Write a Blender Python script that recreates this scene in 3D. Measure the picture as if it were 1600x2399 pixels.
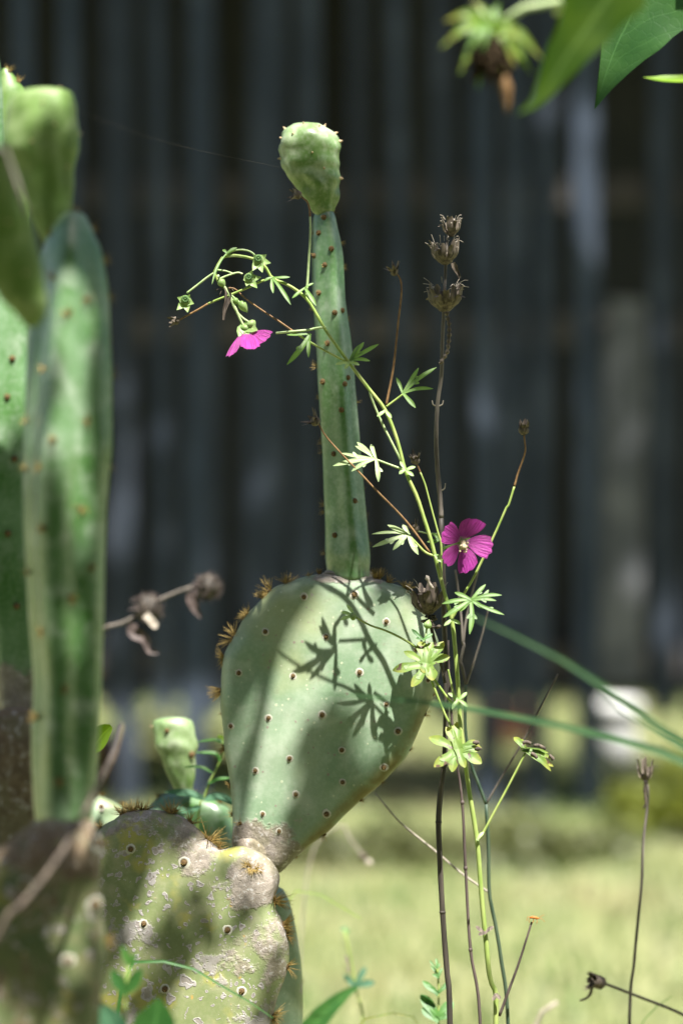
import bpy, bmesh, math, random
from mathutils import Vector, Matrix, Quaternion, noise
from mathutils.bvhtree import BVHTree
R = random.Random(7)
for o in list(bpy.data.objects): bpy.data.objects.remove(o)
SC = bpy.context.scene
COL = SC.collection
# ------------------------------------------------------------------ camera, sky, sun, exposure
CAMZ = 0.72
cam = bpy.data.cameras.new('camera'); camo = bpy.data.objects.new('camera', cam); COL.objects.link(camo)
camo.location = (0, 0, CAMZ); camo.rotation_euler = (math.radians(90), 0, 0)
cam.sensor_fit = 'VERTICAL'; cam.sensor_height = 36; cam.sensor_width = 24; cam.lens = 85
cam.clip_start = 0.02; cam.clip_end = 1000
cam.dof.use_dof = True; cam.dof.focus_distance = 1.562; cam.dof.aperture_fstop = 3.2
SC.camera = camo
SUN = Vector((0.079, -0.177, 0.390)).normalized()            # towards the sun
elev = math.asin(SUN.z); azim = math.atan2(SUN.x, SUN.y)
w = bpy.data.worlds.new('World'); SC.world = w; w.use_nodes = True
nt = w.node_tree; bg = nt.nodes['Background']
sky = nt.nodes.new('ShaderNodeTexSky'); sky.sky_type = 'NISHITA'; sky.sun_disc = False
sky.sun_elevation = elev; sky.sun_rotation = azim; sky.air_density = 1.0; sky.dust_density = 2.0; sky.ozone_density = 1.0
nt.links.new(sky.outputs[0], bg.inputs[0]); bg.inputs[1].default_value = 0.05
sl = bpy.data.lights.new('sun', 'SUN'); sl.energy = 5.0; sl.angle = math.radians(0.53); sl.color = (1.0, 0.965, 0.91)
so = bpy.data.objects.new('sun', sl); COL.objects.link(so); so.location = (2, -4, 9)
so.rotation_euler = SUN.to_track_quat('Z', 'Y').to_euler()
vs = SC.view_settings; vs.view_transform = 'Standard'; vs.look = 'None'; vs.gamma = 1; vs.use_curve_mapping = False
vs.exposure = 1.62
try:
    SC.cycles.max_bounces = 6; SC.cycles.transparent_max_bounces = 8
except Exception: pass

# ------------------------------------------------------------------ geometry helpers
S = 2399 * 85 / 36.0
CAM = Vector((0, 0, CAMZ))
def P(px, py, d):                       # a point of the place seen at a photo pixel, d metres away
    return Vector(((px - 800) / S * d, d, CAMZ - (py - 1199.5) / S * d))
def on_plane(px, py, C, n):
    r = P(px, py, 1.0) - CAM
    return CAM + r * ((C - CAM).dot(n) / r.dot(n))
def M(px, d): return px / S * d         # pixels -> metres at depth d
def catmull(pts, n):
    pts = [Vector(p) for p in pts]
    if len(pts) < 3: return [pts[0].lerp(pts[-1], i / (n - 1)) for i in range(n)]
    L = [0.0]
    for a, b in zip(pts, pts[1:]): L.append(L[-1] + max((b - a).length, 1e-9))
    out = []
    for i in range(n):
        s = L[-1] * i / (n - 1); k = 0
        while k < len(pts) - 2 and s > L[k + 1]: k += 1
        t = (s - L[k]) / (L[k + 1] - L[k])
        p0 = pts[k - 1] if k else pts[0] * 2 - pts[1]
        p3 = pts[k + 2] if k + 2 < len(pts) else pts[-1] * 2 - pts[-2]
        p1, p2 = pts[k], pts[k + 1]
        out.append(0.5 * ((2 * p1) + (p2 - p0) * t + (2 * p0 - 5 * p1 + 4 * p2 - p3) * t * t + (3 * p1 - p0 - 3 * p2 + p3) * t ** 3))
    return out
def lerp(a, b, t): return a + (b - a) * t
def sample(vals, t):
    x = t * (len(vals) - 1); k = min(int(x), len(vals) - 2)
    return lerp(vals[k], vals[k + 1], x - k)
class MB:
    def __init__(s): s.v = []; s.f = []; s.m = []; s.uv = []; s.att = {}
    def add(s, v, uv=(0, 0), **att):
        s.v.append(Vector(v)); s.uv.append(uv)
        for k, a in att.items(): s.att.setdefault(k, {})[len(s.v) - 1] = a
        return len(s.v) - 1
    def face(s, idx, m=0): s.f.append(idx); s.m.append(m)
    def tube(s, pts, rad, seg=7, m=0, rough=0, caps=True):
        n = len(pts); rings = []
        prev = None
        for i, p in enumerate(pts):
            t = (pts[min(i + 1, n - 1)] - pts[max(i - 1, 0)])
            t = t.normalized() if t.length > 1e-9 else Vector((0, 0, 1))
            if prev is None: a = t.orthogonal().normalized()
            else:
                a = prev - t * prev.dot(t); a = a.normalized() if a.length > 1e-6 else t.orthogonal().normalized()
            prev = a; b = t.cross(a); r = rad[i] if isinstance(rad, (list, tuple)) else rad
            ring = []
            for j in range(seg):
                an = 2 * math.pi * j / seg
                rr = r * (1 + rough * R.uniform(-1, 1))
                ring.append(s.add(p + (a * math.cos(an) + b * math.sin(an)) * rr, (j / seg, i / max(n - 1, 1))))
            rings.append(ring)
        for i in range(n - 1):
            for j in range(seg):
                s.face((rings[i][j], rings[i][(j + 1) % seg], rings[i + 1][(j + 1) % seg], rings[i + 1][j]), m)
        if caps:
            s.face(tuple(reversed(rings[0])), m); s.face(tuple(rings[-1]), m)
    def strip(s, pts, wl, wr, nrm, nu=4, cup=0.0, m=0, wav=0.0, **att):
        n = len(pts); rows = []
        for i, p in enumerate(pts):
            t = (pts[min(i + 1, n - 1)] - pts[max(i - 1, 0)]).normalized()
            side = t.cross(nrm)
            if side.length < 1e-5: side = t.orthogonal()
            side.normalize(); nn = side.cross(t).normalized()
            v = i / (n - 1); row = []
            for j in range(nu + 1):
                u = j / nu * 2 - 1; ww = wl[i] if u < 0 else wr[i]
                h = cup * abs(u) ** 1.5 * ww + wav * ww * math.sin(v * 17 + u * 2) * abs(u)
                row.append(s.add(p + side * (u * ww) + nn * h, (j / nu, v), **att))
            rows.append(row)
        for i in range(n - 1):
            for j in range(nu):
                s.face((rows[i][j], rows[i][j + 1], rows[i + 1][j + 1], rows[i + 1][j]), m)
    def ball(s, c, r, nx=8, ny=6, m=0, ax=(1, 1, 1), rough=0):
        c = Vector(c); rows = []
        for i in range(ny + 1):
            th = math.pi * i / ny; row = []
            for j in range(nx):
                ph = 2 * math.pi * j / nx; q = r * (1 + rough * R.uniform(-1, 1))
                row.append(s.add(c + Vector((math.sin(th) * math.cos(ph) * ax[0], math.sin(th) * math.sin(ph) * ax[1], math.cos(th) * ax[2])) * q))
            rows.append(row)
        for i in range(ny):
            for j in range(nx):
                s.face((rows[i][j], rows[i + 1][j], rows[i + 1][(j + 1) % nx], rows[i][(j + 1) % nx]), m)
    def box(s, lo, hi, m=0):
        x0, y0, z0 = lo; x1, y1, z1 = hi
        i = [s.add(p) for p in ((x0, y0, z0), (x1, y0, z0), (x1, y1, z0), (x0, y1, z0), (x0, y0, z1), (x1, y0, z1), (x1, y1, z1), (x0, y1, z1))]
        for f in ((3, 2, 1, 0), (4, 5, 6, 7), (0, 1, 5, 4), (1, 2, 6, 5), (2, 3, 7, 6), (3, 0, 4, 7)): s.face(tuple(i[k] for k in f), m)
    def mesh(s, name, mats, off=Vector((0, 0, 0)), smooth=True):
        me = bpy.data.meshes.new(name)
        me.from_pydata([v - off for v in s.v], [], s.f)
        for mt in (mats if isinstance(mats, (list, tuple)) else [mats]): me.materials.append(mt)
        me.polygons.foreach_set('material_index', s.m)
        me.polygons.foreach_set('use_smooth', [smooth] * len(s.f))
        uvl = me.uv_layers.new(name='uv')
        li = [0] * len(me.loops); me.loops.foreach_get('vertex_index', li)
        flat = []
        for k in li: flat += s.uv[k]
        uvl.data.foreach_set('uv', flat)
        for k, d in s.att.items():
            a = me.attributes.new(k, 'FLOAT', 'POINT')
            a.data.foreach_set('value', [d.get(i, 0.0) for i in range(len(s.v))])
        me.update(); return me
    def build(s, name, mats, parent=None, smooth=True, off=None):
        if off is None: off = Vector(parent['_org']) if parent is not None and '_org' in parent else Vector((0, 0, 0))
        o = bpy.data.objects.new(name, s.mesh(name, mats, off, smooth)); COL.objects.link(o)
        if parent is not None: o.parent = parent; o['_org'] = tuple(off)
        return o
def tag(o, label, cat, group=None):
    o['label'] = label; o['category'] = cat
    if group: o['group'] = group
    return o
def thing(name, label, cat, loc, group=None):
    o = bpy.data.objects.new(name, None); COL.objects.link(o); o.location = loc; o['_org'] = tuple(loc)
    o.empty_display_size = 0.05
    return tag(o, label, cat, group)
def struct(o): o['kind'] = 'structure'; return o
def ground_at(px, d): return Vector(((px - 800) / S * d, d, 0))

# ------------------------------------------------------------------ materials
def mat(name):
    m = bpy.data.materials.new(name); m.use_nodes = True
    return m, m.node_tree, m.node_tree.nodes['Principled BSDF']
class G:
    def __init__(s, t): s.t = t
    def n(s, typ, ins=None, **kw):
        x = s.t.nodes.new(typ)
        for k, v in kw.items(): setattr(x, k, v)
        for k, v in (ins or {}).items(): s.set(x.inputs[k], v)
        return x
    def set(s, i, v):
        if isinstance(v, bpy.types.NodeSocket): s.t.links.new(v, i)
        elif isinstance(v, bpy.types.Node): s.t.links.new(v.outputs[0], i)
        else: i.default_value = v
    def noise(s, co, scale, det=3, rough=.55): return s.n('ShaderNodeTexNoise', {'Vector': co, 'Scale': scale, 'Detail': det, 'Roughness': rough}).outputs[0]
    def mr(s, v, a, b, c=0., d=1., smooth=True):
        return s.n('ShaderNodeMapRange', {'Value': v, 'From Min': a, 'From Max': b, 'To Min': c, 'To Max': d}, interpolation_type='SMOOTHSTEP' if smooth else 'LINEAR').outputs[0]
    def math(s, op, a, b=0.): return s.n('ShaderNodeMath', {0: a, 1: b}, operation=op).outputs[0]
    def mix(s, f, a, b):
        x = s.n('ShaderNodeMix', data_type='RGBA'); s.set(x.inputs[0], f); s.set(x.inputs[6], c4(a)); s.set(x.inputs[7], c4(b)); return x.outputs[2]
    def obj(s): return s.n('ShaderNodeTexCoord').outputs['Object']
    def uv(s): return s.n('ShaderNodeTexCoord').outputs['UV']
    def att(s, k): return s.n('ShaderNodeAttribute', attribute_name=k).outputs['Fac']
    def bump(s, h, st, dist, nrm=None):
        b = s.n('ShaderNodeBump', {'Height': h, 'Strength': st, 'Distance': dist})
        if nrm: s.set(b.inputs['Normal'], nrm)
        return b.outputs[0]
def c4(c): return (*c, 1.0) if isinstance(c, tuple) and len(c) == 3 else c
def simple(name, c1, c2, scale=60, rough=.7, bump=0.0, spec=.3, stretch=None):
    m, t, b = mat(name); g = G(t); co = g.obj()
    if stretch: co = g.n('ShaderNodeVectorMath', {0: co, 1: stretch}, operation='MULTIPLY').outputs[0]
    f = g.noise(co, scale, 4)
    g.set(b.inputs['Base Color'], g.mix(g.mr(f, .3, .7), c1, c2)); b.inputs['Roughness'].default_value = rough
    b.inputs['Specular IOR Level'].default_value = spec
    if bump: g.set(b.inputs['Normal'], g.bump(f, .6, bump))
    return m
def leafmat(name, c1, c2, tr=.35, rough=.45, scale=70, veins=False, spots=None, tip=None, spec=.4):
    m, t, b = mat(name); g = G(t); f = g.noise(g.obj(), scale, 3)
    col = g.mix(g.mr(f, .3, .7), c1, c2)
    uv = g.n('ShaderNodeSeparateXYZ', {0: g.uv()})
    u, v = uv.outputs[0], uv.outputs[1]
    au = g.math('ABSOLUTE', g.math('SUBTRACT', u, .5))
    rib = g.mr(au, 0.0, .06 if not veins else .022, 1, 0)
    if veins:
        ph = g.math('SUBTRACT', g.math('MULTIPLY', v, 34.), g.math('MULTIPLY', au, 24.))
        ph = g.math('ADD', ph, g.math('MULTIPLY', g.noise(g.obj(), 25, 2), 5.))
        sv = g.mr(g.math('SINE', ph), .972, 1.0); rib = g.math('MAXIMUM', rib, g.math('MULTIPLY', sv, .4))
        fine = g.n('ShaderNodeTexVoronoi', {'Vector': g.obj(), 'Scale': 170.}, feature='DISTANCE_TO_EDGE').outputs[0]
        g.set(b.inputs['Normal'], g.bump(g.math('ADD', g.math('MULTIPLY', rib, -1.), g.math('MULTIPLY', g.mr(fine, 0, .1), .3)), .3, .0006))
    col = g.mix(g.math('MULTIPLY', rib, .4), col, tuple(min(1, x * 2.0 + .03) for x in c2))
    if tip:
        col = g.mix(g.math('MULTIPLY', g.mr(v, .55, 1.0), g.mr(g.noise(g.obj(), 110, 2), .35, .6)), col, tip)
    if spots: col = g.mix(g.mr(g.noise(g.obj(), 190, 2), .62, .68), col, spots)
    g.set(b.inputs['Base Color'], col); b.inputs['Roughness'].default_value = rough; b.inputs['Specular IOR Level'].default_value = spec
    tl = g.n('ShaderNodeBsdfTranslucent', {'Color': g.n('ShaderNodeHueSaturation', {'Color': col, 'Saturation': 1.15, 'Value': 1.5, 'Hue': .49}).outputs[0]})
    mx = g.n('ShaderNodeMixShader', {0: tr, 1: b.outputs[0], 2: tl.outputs[0]})
    g.set(t.nodes['Material Output'].inputs[0], mx.outputs[0])
    return m
def cactus_skin(name, base, dark, pale, cork=(.33, .285, .235), lesions=0.0, pimples=True, yellow=(.12, .10, .022), rough=.42, sheen=0., coat=0.):
    m, t, b = mat(name); g = G(t); co = g.obj()
    big = g.noise(co, 22, 4); fine = g.noise(co, 420, 3)
    col = g.mix(g.mr(big, .35, .68), dark, base)
    col = g.mix(g.math('MULTIPLY', g.mr(g.noise(co, 60, 4), .45, .75), .6), col, pale)
    col = g.mix(g.math('MULTIPLY', g.mr(fine, .4, .75), .22), col, pale)
    if pimples:
        col = g.mix(g.math('MULTIPLY', g.mr(g.noise(co, 13, 3), .46, .66), .55), col, (.29, .31, .13))
        scar = g.mr(g.noise(co, 52, 5, .62), .665, .70); col = g.mix(g.math('MULTIPLY', scar, .8), col, g.mix(g.noise(co, 240, 3), (.20, .165, .14), (.42, .39, .35)))
        dust = g.mr(g.noise(co, 170, 4, .7), .60, .72); col = g.mix(g.math('MULTIPLY', dust, .35), col, (.20, .18, .13))
    rough_s = g.mr(big, .3, .7, rough - .06, rough + .12)
    nrm = None; h = g.math('MULTIPLY', g.noise(co, 900, 2), .15)
    if pimples:
        vo = g.n('ShaderNodeTexVoronoi', {'Vector': co, 'Scale': 230.})
        sz = g.n('ShaderNodeSeparateColor', {0: vo.outputs['Color']})
        keep = g.mr(sz.outputs[0], .58, .60); rad = g.mr(sz.outputs[1], 0, 1, .10, .24, False)
        pm = g.math('MULTIPLY', g.math('LESS_THAN', vo.outputs['Distance'], rad), keep)
        warm = g.mr(sz.outputs[2], .6, .62)
        col = g.mix(g.math('MULTIPLY', pm, .75), col, g.mix(warm, (.46, .50, .34), (.24, .18, .16)))
        h = g.math('ADD', h, g.math('MULTIPLY', pm, 1.0))
    rim = g.att('rim')
    rn = g.math('MULTIPLY', rim, g.mr(g.noise(co, 45, 4), .25, .6))
    col = g.mix(rn, col, yellow)
    if lesions > 0:
        wob = g.n('ShaderNodeVectorMath', {0: co, 1: g.n('ShaderNodeVectorMath', {0: g.n('ShaderNodeTexNoise', {'Vector': co, 'Scale': 110., 'Detail': 4.}).outputs[1], 1: (.013, .013, .013)}, operation='MULTIPLY').outputs[0]}, operation='ADD').outputs[0]
        yl = g.mr(g.noise(co, 34, 3), .54, .68); col = g.mix(g.math('MULTIPLY', yl, .75), col, (.34, .31, .07))
        orange = g.mr(g.noise(co, 120, 2), .68, .74); col = g.mix(g.math('MULTIPLY', orange, .7), col, (.42, .24, .05))
        dens = g.noise(co, 19, 3)
        film = g.mr(g.math('ADD', g.noise(co, 30, 5, .68), g.math('MULTIPLY', g.noise(co, 210, 3), .18)), .66, .73); col = g.mix(g.math('MULTIPLY', film, .85), col, g.mix(g.noise(co, 330, 3), (.19, .165, .15), (.38, .355, .34)))
        h = g.math('ADD', h, g.math('MULTIPLY', film, .8))
        for sc, thr, mx in ((85., .28, .42), (150., .30, .44), (260., .34, .46)):
            vo = g.n('ShaderNodeTexVoronoi', {'Vector': wob, 'Scale': sc})
            sz = g.n('ShaderNodeSeparateColor', {0: vo.outputs['Color']})
            keep = g.math('MULTIPLY', g.math('GREATER_THAN', g.math('ADD', g.math('MULTIPLY', sz.outputs[0], .5), g.math('MULTIPLY', dens, 1.0 * lesions)), .64 + thr * .2), 1.)
            rad = g.mr(g.math('POWER', sz.outputs[1], 1.6), 0, 1, .10, mx, False)
            q = g.math('DIVIDE', vo.outputs['Distance'], rad)
            inn = g.math('MULTIPLY', g.mr(q, .95, 1.05, 1, 0), keep)
            ring = g.math('MULTIPLY', g.math('MULTIPLY', g.mr(q, .58, .72), g.mr(q, .95, 1.1, 1, 0)), keep)
            col = g.mix(g.math('MULTIPLY', inn, .9), col, g.mix(g.noise(co, 300, 2), (.20, .17, .15), (.30, .27, .25)))
            col = g.mix(g.math('MULTIPLY', ring, .62), col, (.37, .35, .335))
            h = g.math('ADD', h, g.math('MULTIPLY', ring, .7))
    ck = g.att('cork')
    cm = g.mr(g.math('ADD', ck, g.math('MULTIPLY', g.math('SUBTRACT', g.noise(co, 75, 5, .65), .5), .9)), .42, .58)
    ckc = g.mix(g.mr(g.noise(co, 130, 5, .7), .35, .65), tuple(x * .6 for x in cork), cork)
    ckc = g.mix(g.math('MULTIPLY', g.mr(g.noise(co, 48, 3), .48, .62), .6), ckc, (.17, .155, .085))
    ckc = g.mix(g.mr(g.noise(co, 260, 4, .7), .55, .7), ckc, (.46, .44, .41))
    col = g.mix(cm, col, ckc)
    h = g.math('ADD', h, g.math('MULTIPLY', cm, g.math('MULTIPLY', g.noise(co, 330, 5, .7), 2.2)))
    g.set(b.inputs['Base Color'], col)
    g.set(b.inputs['Roughness'], g.math('ADD', rough_s, g.math('MULTIPLY', cm, .3)))
    b.inputs['Specular IOR Level'].default_value = .5
    b.inputs['Coat Weight'].default_value = coat; b.inputs['Coat Roughness'].default_value = .28; b.inputs['Sheen Weight'].default_value = sheen; b.inputs['Sheen Roughness'].default_value = .4; b.inputs['Sheen Tint'].default_value = (.85, .95, .92, 1)
    g.set(b.inputs['Normal'], g.bump(h, .55, .0009))
    return m
MT = {}
MT['pad'] = cactus_skin('pad_skin', (.255, .335, .22), (.185, .275, .165), (.39, .445, .34))
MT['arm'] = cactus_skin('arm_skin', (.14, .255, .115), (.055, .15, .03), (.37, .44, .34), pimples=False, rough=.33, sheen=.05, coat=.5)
MT['young'] = cactus_skin('young_skin', (.13, .225, .045), (.085, .17, .025), (.26, .33, .15), pimples=False, rough=.5, sheen=.05, coat=.05)
MT['bud'] = cactus_skin('bud_skin', (.20, .28, .12), (.09, .18, .035), (.46, .50, .38), pimples=False, rough=.4, coat=.2)
MT['old'] = cactus_skin('old_skin', (.21, .235, .10), (.15, .19, .075), (.31, .30, .19), lesions=1.0, pimples=False, rough=.5)
MT['trunk'] = cactus_skin('trunk_skin', (.13, .15, .055), (.07, .11, .04), (.22, .19, .10), lesions=.75, pimples=False, rough=.55, cork=(.20, .145, .085))
MT['areole'] = simple('areole_wool', (.05, .032, .014), (.16, .10, .04), 700, .9)
MT['areole_ring'] = simple('areole_rim', (.36, .36, .28), (.48, .46, .38), 500, .7)
MT['spine'] = simple('glochid', (.21, .135, .034), (.46, .34, .115), 500, .6)
MT['pale_tip'] = simple('young_tip', (.50, .36, .20), (.62, .48, .32), 400, .7)  # pale pinkish colour of the young tips
MT['stem'] = simple('vine_stem', (.20, .30, .06), (.34, .40, .13), 240, .5, 0.0004, stretch=(1, 1, .25))
MT['stem_pale'] = simple('vine_stem_tip', (.28, .40, .16), (.42, .50, .26), 240, .5)
MT['stem_brown'] = simple('dry_peduncle', (.15, .08, .035), (.26, .155, .065), 260, .6)
MT['stalk'] = simple('dry_stalk', (.075, .065, .055), (.19, .165, .14), 380, .75, .0005, stretch=(1, 1, .08))
MT['stalk_dark'] = simple('dark_stalk', (.025, .022, .018), (.085, .070, .055), 380, .6, .0005, stretch=(1, 1, .06))
MT['stalk_purple'] = simple('purple_stalk', (.04, .03, .027), (.12, .09, .08), 380, .6, .0004, stretch=(1, 1, .06))
MT['stalk_green'] = simple('green_stalk', (.025, .05, .03), (.07, .10, .06), 380, .5, .0004, stretch=(1, 1, .06))
MT['bract'] = simple('dry_bract', (.055, .044, .035), (.21, .17, .13), 520, .8, .0008, stretch=(1, 1, .15))
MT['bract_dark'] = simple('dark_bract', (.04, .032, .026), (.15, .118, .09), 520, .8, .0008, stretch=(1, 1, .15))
MT['hair'] = simple('dry_hair', (.26, .22, .17), (.40, .36, .30), 300, .8)
MT['leaf'] = leafmat('vine_leaf', (.10, .20, .035), (.16, .28, .06), .40)
MT['leaf_pale'] = leafmat('vine_leaf_under', (.26, .36, .16), (.36, .44, .22), .35)
MT['leaf_yellow'] = leafmat('vine_leaf_yellowing', (.12, .22, .03), (.19, .28, .05), .42, spots=(.10, .06, .03), tip=(.32, .32, .06))
MT['petal'] = None
def petalmat():
    m, t, b = mat('petal'); g = G(t)
    uv = g.n('ShaderNodeSeparateXYZ', {0: g.uv()}); u, v = uv.outputs[0], uv.outputs[1]
    cv = g.n('ShaderNodeCombineXYZ', {0: g.math('MULTIPLY', u, 26.), 1: g.math('MULTIPLY', v, 2.)})
    st = g.noise(cv.outputs[0], 1.0, 3)
    cv2 = g.n('ShaderNodeCombineXYZ', {0: g.math('MULTIPLY', u, 40.), 1: g.math('MULTIPLY', v, 7.)})
    col = g.mix(g.mr(st, .35, .65), (.27, .008, .18), (.47, .035, .36))
    col = g.mix(g.math('MULTIPLY', g.mr(g.noise(cv2.outputs[0], 1.0, 2), .64, .74), .5), col, (.60, .20, .50))
    col = g.mix(g.mr(v, .02, .16, .8, 0), col, (.62, .42, .50))
    g.set(b.inputs['Base Color'], col); b.inputs['Roughness'].default_value = .55
    b.inputs['Sheen Weight'].default_value = .15
    tl = g.n('ShaderNodeBsdfTranslucent', {'Color': g.mix(.5, col, (.55, .03, .40))})
    g.set(b.inputs['Normal'], g.bump(st, .9, .0015))
    mx = g.n('ShaderNodeMixShader', {0: .22, 1: b.outputs[0], 2: tl.outputs[0]})
    g.set(t.nodes['Material Output'].inputs[0], mx.outputs[0]); return m
MT['petal'] = petalmat()
MT['stamen'] = simple('stamen', (.40, .33, .16), (.62, .52, .36), 400, .7)
MT['pod'] = simple('green_pod', (.03, .08, .02), (.08, .16, .04), 500, .6, .0005)
MT['sepal'] = leafmat('sepal', (.20, .32, .09), (.32, .42, .18), .35)
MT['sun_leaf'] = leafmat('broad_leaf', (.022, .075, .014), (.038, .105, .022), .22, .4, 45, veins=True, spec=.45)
MT['sun_leaf_front'] = leafmat('broad_leaf_front', (.016, .042, .001), (.028, .058, .0015), .3, .6, 45, spec=.04)  # yellower green of the front leaf
MT['yel_leaf'] = leafmat('yellow_green_leaf', (.16, .30, .02), (.24, .38, .04), .5)
MT['blade'] = leafmat('grass_blade', (.022, .062, .022), (.04, .09, .032), .25, .6, spec=.2)
MT['weed'] = leafmat('weed_leaf', (.05, .15, .03), (.09, .22, .045), .4)
MT['weed_dark'] = leafmat('weed_leaf_dark', (.025, .095, .02), (.05, .14, .03), .35)
MT['teal'] = leafmat('teal_leaf', (.03, .09, .045), (.055, .135, .07), .25, .6, spec=.2)
MT['disc'] = simple('flower_disc', (.02, .013, .006), (.07, .045, .02), 300, .9)
MT['orange'] = simple('insect_orange', (.42, .10, .02), (.55, .18, .03), 900, .45)

# ------------------------------------------------------------------ ground, lawn
def groundmat():
    m, t, b = mat('soil_and_thatch'); g = G(t); co = g.obj()
    c = g.mix(g.mr(g.noise(co, 2.2, 5), .35, .65), (.20, .215, .085), (.29, .28, .14))
    c = g.mix(g.mr(g.noise(co, 26, 4), .4, .7), c, (.16, .19, .06))
    g.set(b.inputs['Base Color'], c); b.inputs['Roughness'].default_value = .95
    g.set(b.inputs['Normal'], g.bump(g.noise(co, 60, 4), .8, .02)); return m
MT['ground'] = groundmat()
mb = MB()
ids = {}
xs = [-400, -120, -40, -14, -6, -3, -1.5, -.8, 0, .8, 1.5, 3, 6, 14, 40, 120, 400]; ys = [-400, -100, -30, -8, -3, -1, 0, .8, 1.6, 2.4, 3.2, 4, 4.8, 5.6, 6.4, 7.4, 9, 12, 20, 50, 150, 400]
for i, x in enumerate(xs):
    for j, y in enumerate(ys): ids[i, j] = mb.add((x, y, 0))
for i in range(len(xs) - 1):
    for j in range(len(ys) - 1): mb.face((ids[i, j], ids[i + 1, j], ids[i + 1, j + 1], ids[i, j + 1]))
struct(mb.build('ground', MT['ground']))
def grassmat():
    m, t, b = mat('lawn_grass'); g = G(t)
    co = g.obj()
    c = g.mix(g.mr(g.noise(co, 2.6, 4), .40, .60), (.125, .20, .05), (.27, .30, .125))
    c = g.mix(g.mr(g.noise(co, 1.3, 3), .52, .66), c, (.30, .265, .14))
    c = g.mix(g.mr(g.noise(co, 9, 3), .45, .7), c, (.42, .43, .28))
    c = g.mix(g.mr(g.noise(co, 4.5, 3), .55, .72), c, (.12, .205, .055))
    g.set(b.inputs['Base Color'], c); b.inputs['Roughness'].default_value = .55
    tl = g.n('ShaderNodeBsdfTranslucent', {'Color': c}); mx = g.n('ShaderNodeMixShader', {0: .35, 1: b.outputs[0], 2: tl.outputs[0]})
    g.set(t.nodes['Material Output'].inputs[0], mx.outputs[0]); return m
MT['grass'] = grassmat()
V, F = [], []
FY = 5.8
def add_blade(x, y, h, wd):
    a = R.uniform(0, 6.283); dx, dy = math.cos(a) * wd, math.sin(a) * wd
    lx, ly = R.gauss(0, .45) * h, R.gauss(0, .45) * h
    k = len(V)
    V.extend(((x - dx, y - dy, -.004), (x + dx, y + dy, -.004), (x + lx * .4 + dx * .7, y + ly * .4 + dy * .7, h * .6), (x + lx * .4 - dx * .7, y + ly * .4 - dy * .7, h * .6), (x + lx, y + ly, h * .95)))
    F.append((k, k + 1, k + 2, k + 3)); F.append((k + 3, k + 2, k + 4))
for i in range(62000):
    y = 2.2 + 7.2 * R.random() ** 1.15; x = R.uniform(-1, 1) * (.55 + .30 * y)
    h = R.uniform(.02, .05)
    if .1 < y - FY < .9 and R.random() < .5: h = R.uniform(.05, .12)
    add_blade(x, y, h, R.uniform(.0015, .0032))
for i in range(6000):
    y = R.uniform(.9, 2.4); x = R.uniform(-1.0, 1.0); add_blade(x, y, R.uniform(.03, .09), R.uniform(.0015, .003))
me = bpy.data.meshes.new('lawn'); me.from_pydata(V, [], F); me.materials.append(MT['grass'])
lawn = bpy.data.objects.new('lawn', me); COL.objects.link(lawn); lawn['kind'] = 'stuff'
tag(lawn, 'sunlit yellow green mown lawn running under the fence', 'grass')

# ------------------------------------------------------------------ fence and made-up shed
def woodmat(name, c1, c2, c3):
    m, t, b = mat(name); g = G(t)
    co = g.n('ShaderNodeTexCoord').outputs['Object']
    rnd = g.n('ShaderNodeObjectInfo').outputs['Random']
    off = g.n('ShaderNodeCombineXYZ', {0: g.math('MULTIPLY', rnd, 31.), 1: 0., 2: g.math('MULTIPLY', rnd, 17.)}).outputs[0]
    co = g.n('ShaderNodeVectorMath', {0: co, 1: off}, operation='ADD').outputs[0]
    st = g.n('ShaderNodeVectorMath', {0: co, 1: (1, 1, .06)}, operation='MULTIPLY').outputs[0]
    f = g.noise(st, 90, 4); p = g.noise(co, 4.5, 4)
    c = g.mix(g.mr(f, .3, .7), c1, c2)
    c = g.mix(g.math('MULTIPLY', g.mr(p, .46, .66), .85), c, c3)
    hs = g.n('ShaderNodeHueSaturation', {'Color': c, 'Value': g.mr(rnd, 0, 1, .60, 1.45, False)})
    g.set(b.inputs['Base Color'], hs.outputs[0]); b.inputs['Roughness'].default_value = .8
    g.set(b.inputs['Normal'], g.bump(f, .5, .002)); return m
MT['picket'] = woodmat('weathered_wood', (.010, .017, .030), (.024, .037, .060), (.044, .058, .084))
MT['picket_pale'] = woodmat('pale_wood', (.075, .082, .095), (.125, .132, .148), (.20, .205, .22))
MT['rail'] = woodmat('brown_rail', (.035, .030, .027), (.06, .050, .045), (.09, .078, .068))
MT['shed'] = woodmat('dark_board', (.005, .006, .008), (.010, .012, .015), (.014, .015, .017))  # near-black boards, standing for the deep shade beyond the fence
fence = thing('picket_fence', 'dark weathered fence of narrow upright pickets across the lawn', 'fence', (0, FY, 0))
def picket_mesh(wd, h, seed, mt):
    r = random.Random(seed); b = MB(); rows = []
    n = 7; tw = r.uniform(-.006, .006)
    for i in range(n):
        z = h * i / (n - 1); cx = tw * math.sin(z * 2.2 + seed); hw = wd / 2 * (1 + r.uniform(-.08, .08)); th = .011
        if i == n - 1: hw *= .8
        rows.append([b.add((cx + sx * hw, sy * th, z + (r.uniform(-.012, .012) if i == n - 1 else 0)), (0, 0)) for sx, sy in ((-1, -1), (1, -1), (1, 1), (-1, 1))])
    for i in range(n - 1):
        for j in range(4): b.face((rows[i][j], rows[i][(j + 1) % 4], rows[i + 1][(j + 1) % 4], rows[i + 1][j]))
    b.face(tuple(reversed(rows[0]))); b.face(tuple(rows[-1]))
    return b.mesh('picket', mt, smooth=False)
PM = [picket_mesh(.042 + .004 * k, 2.25 + .04 * k, k, MT['picket']) for k in range(5)]
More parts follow.
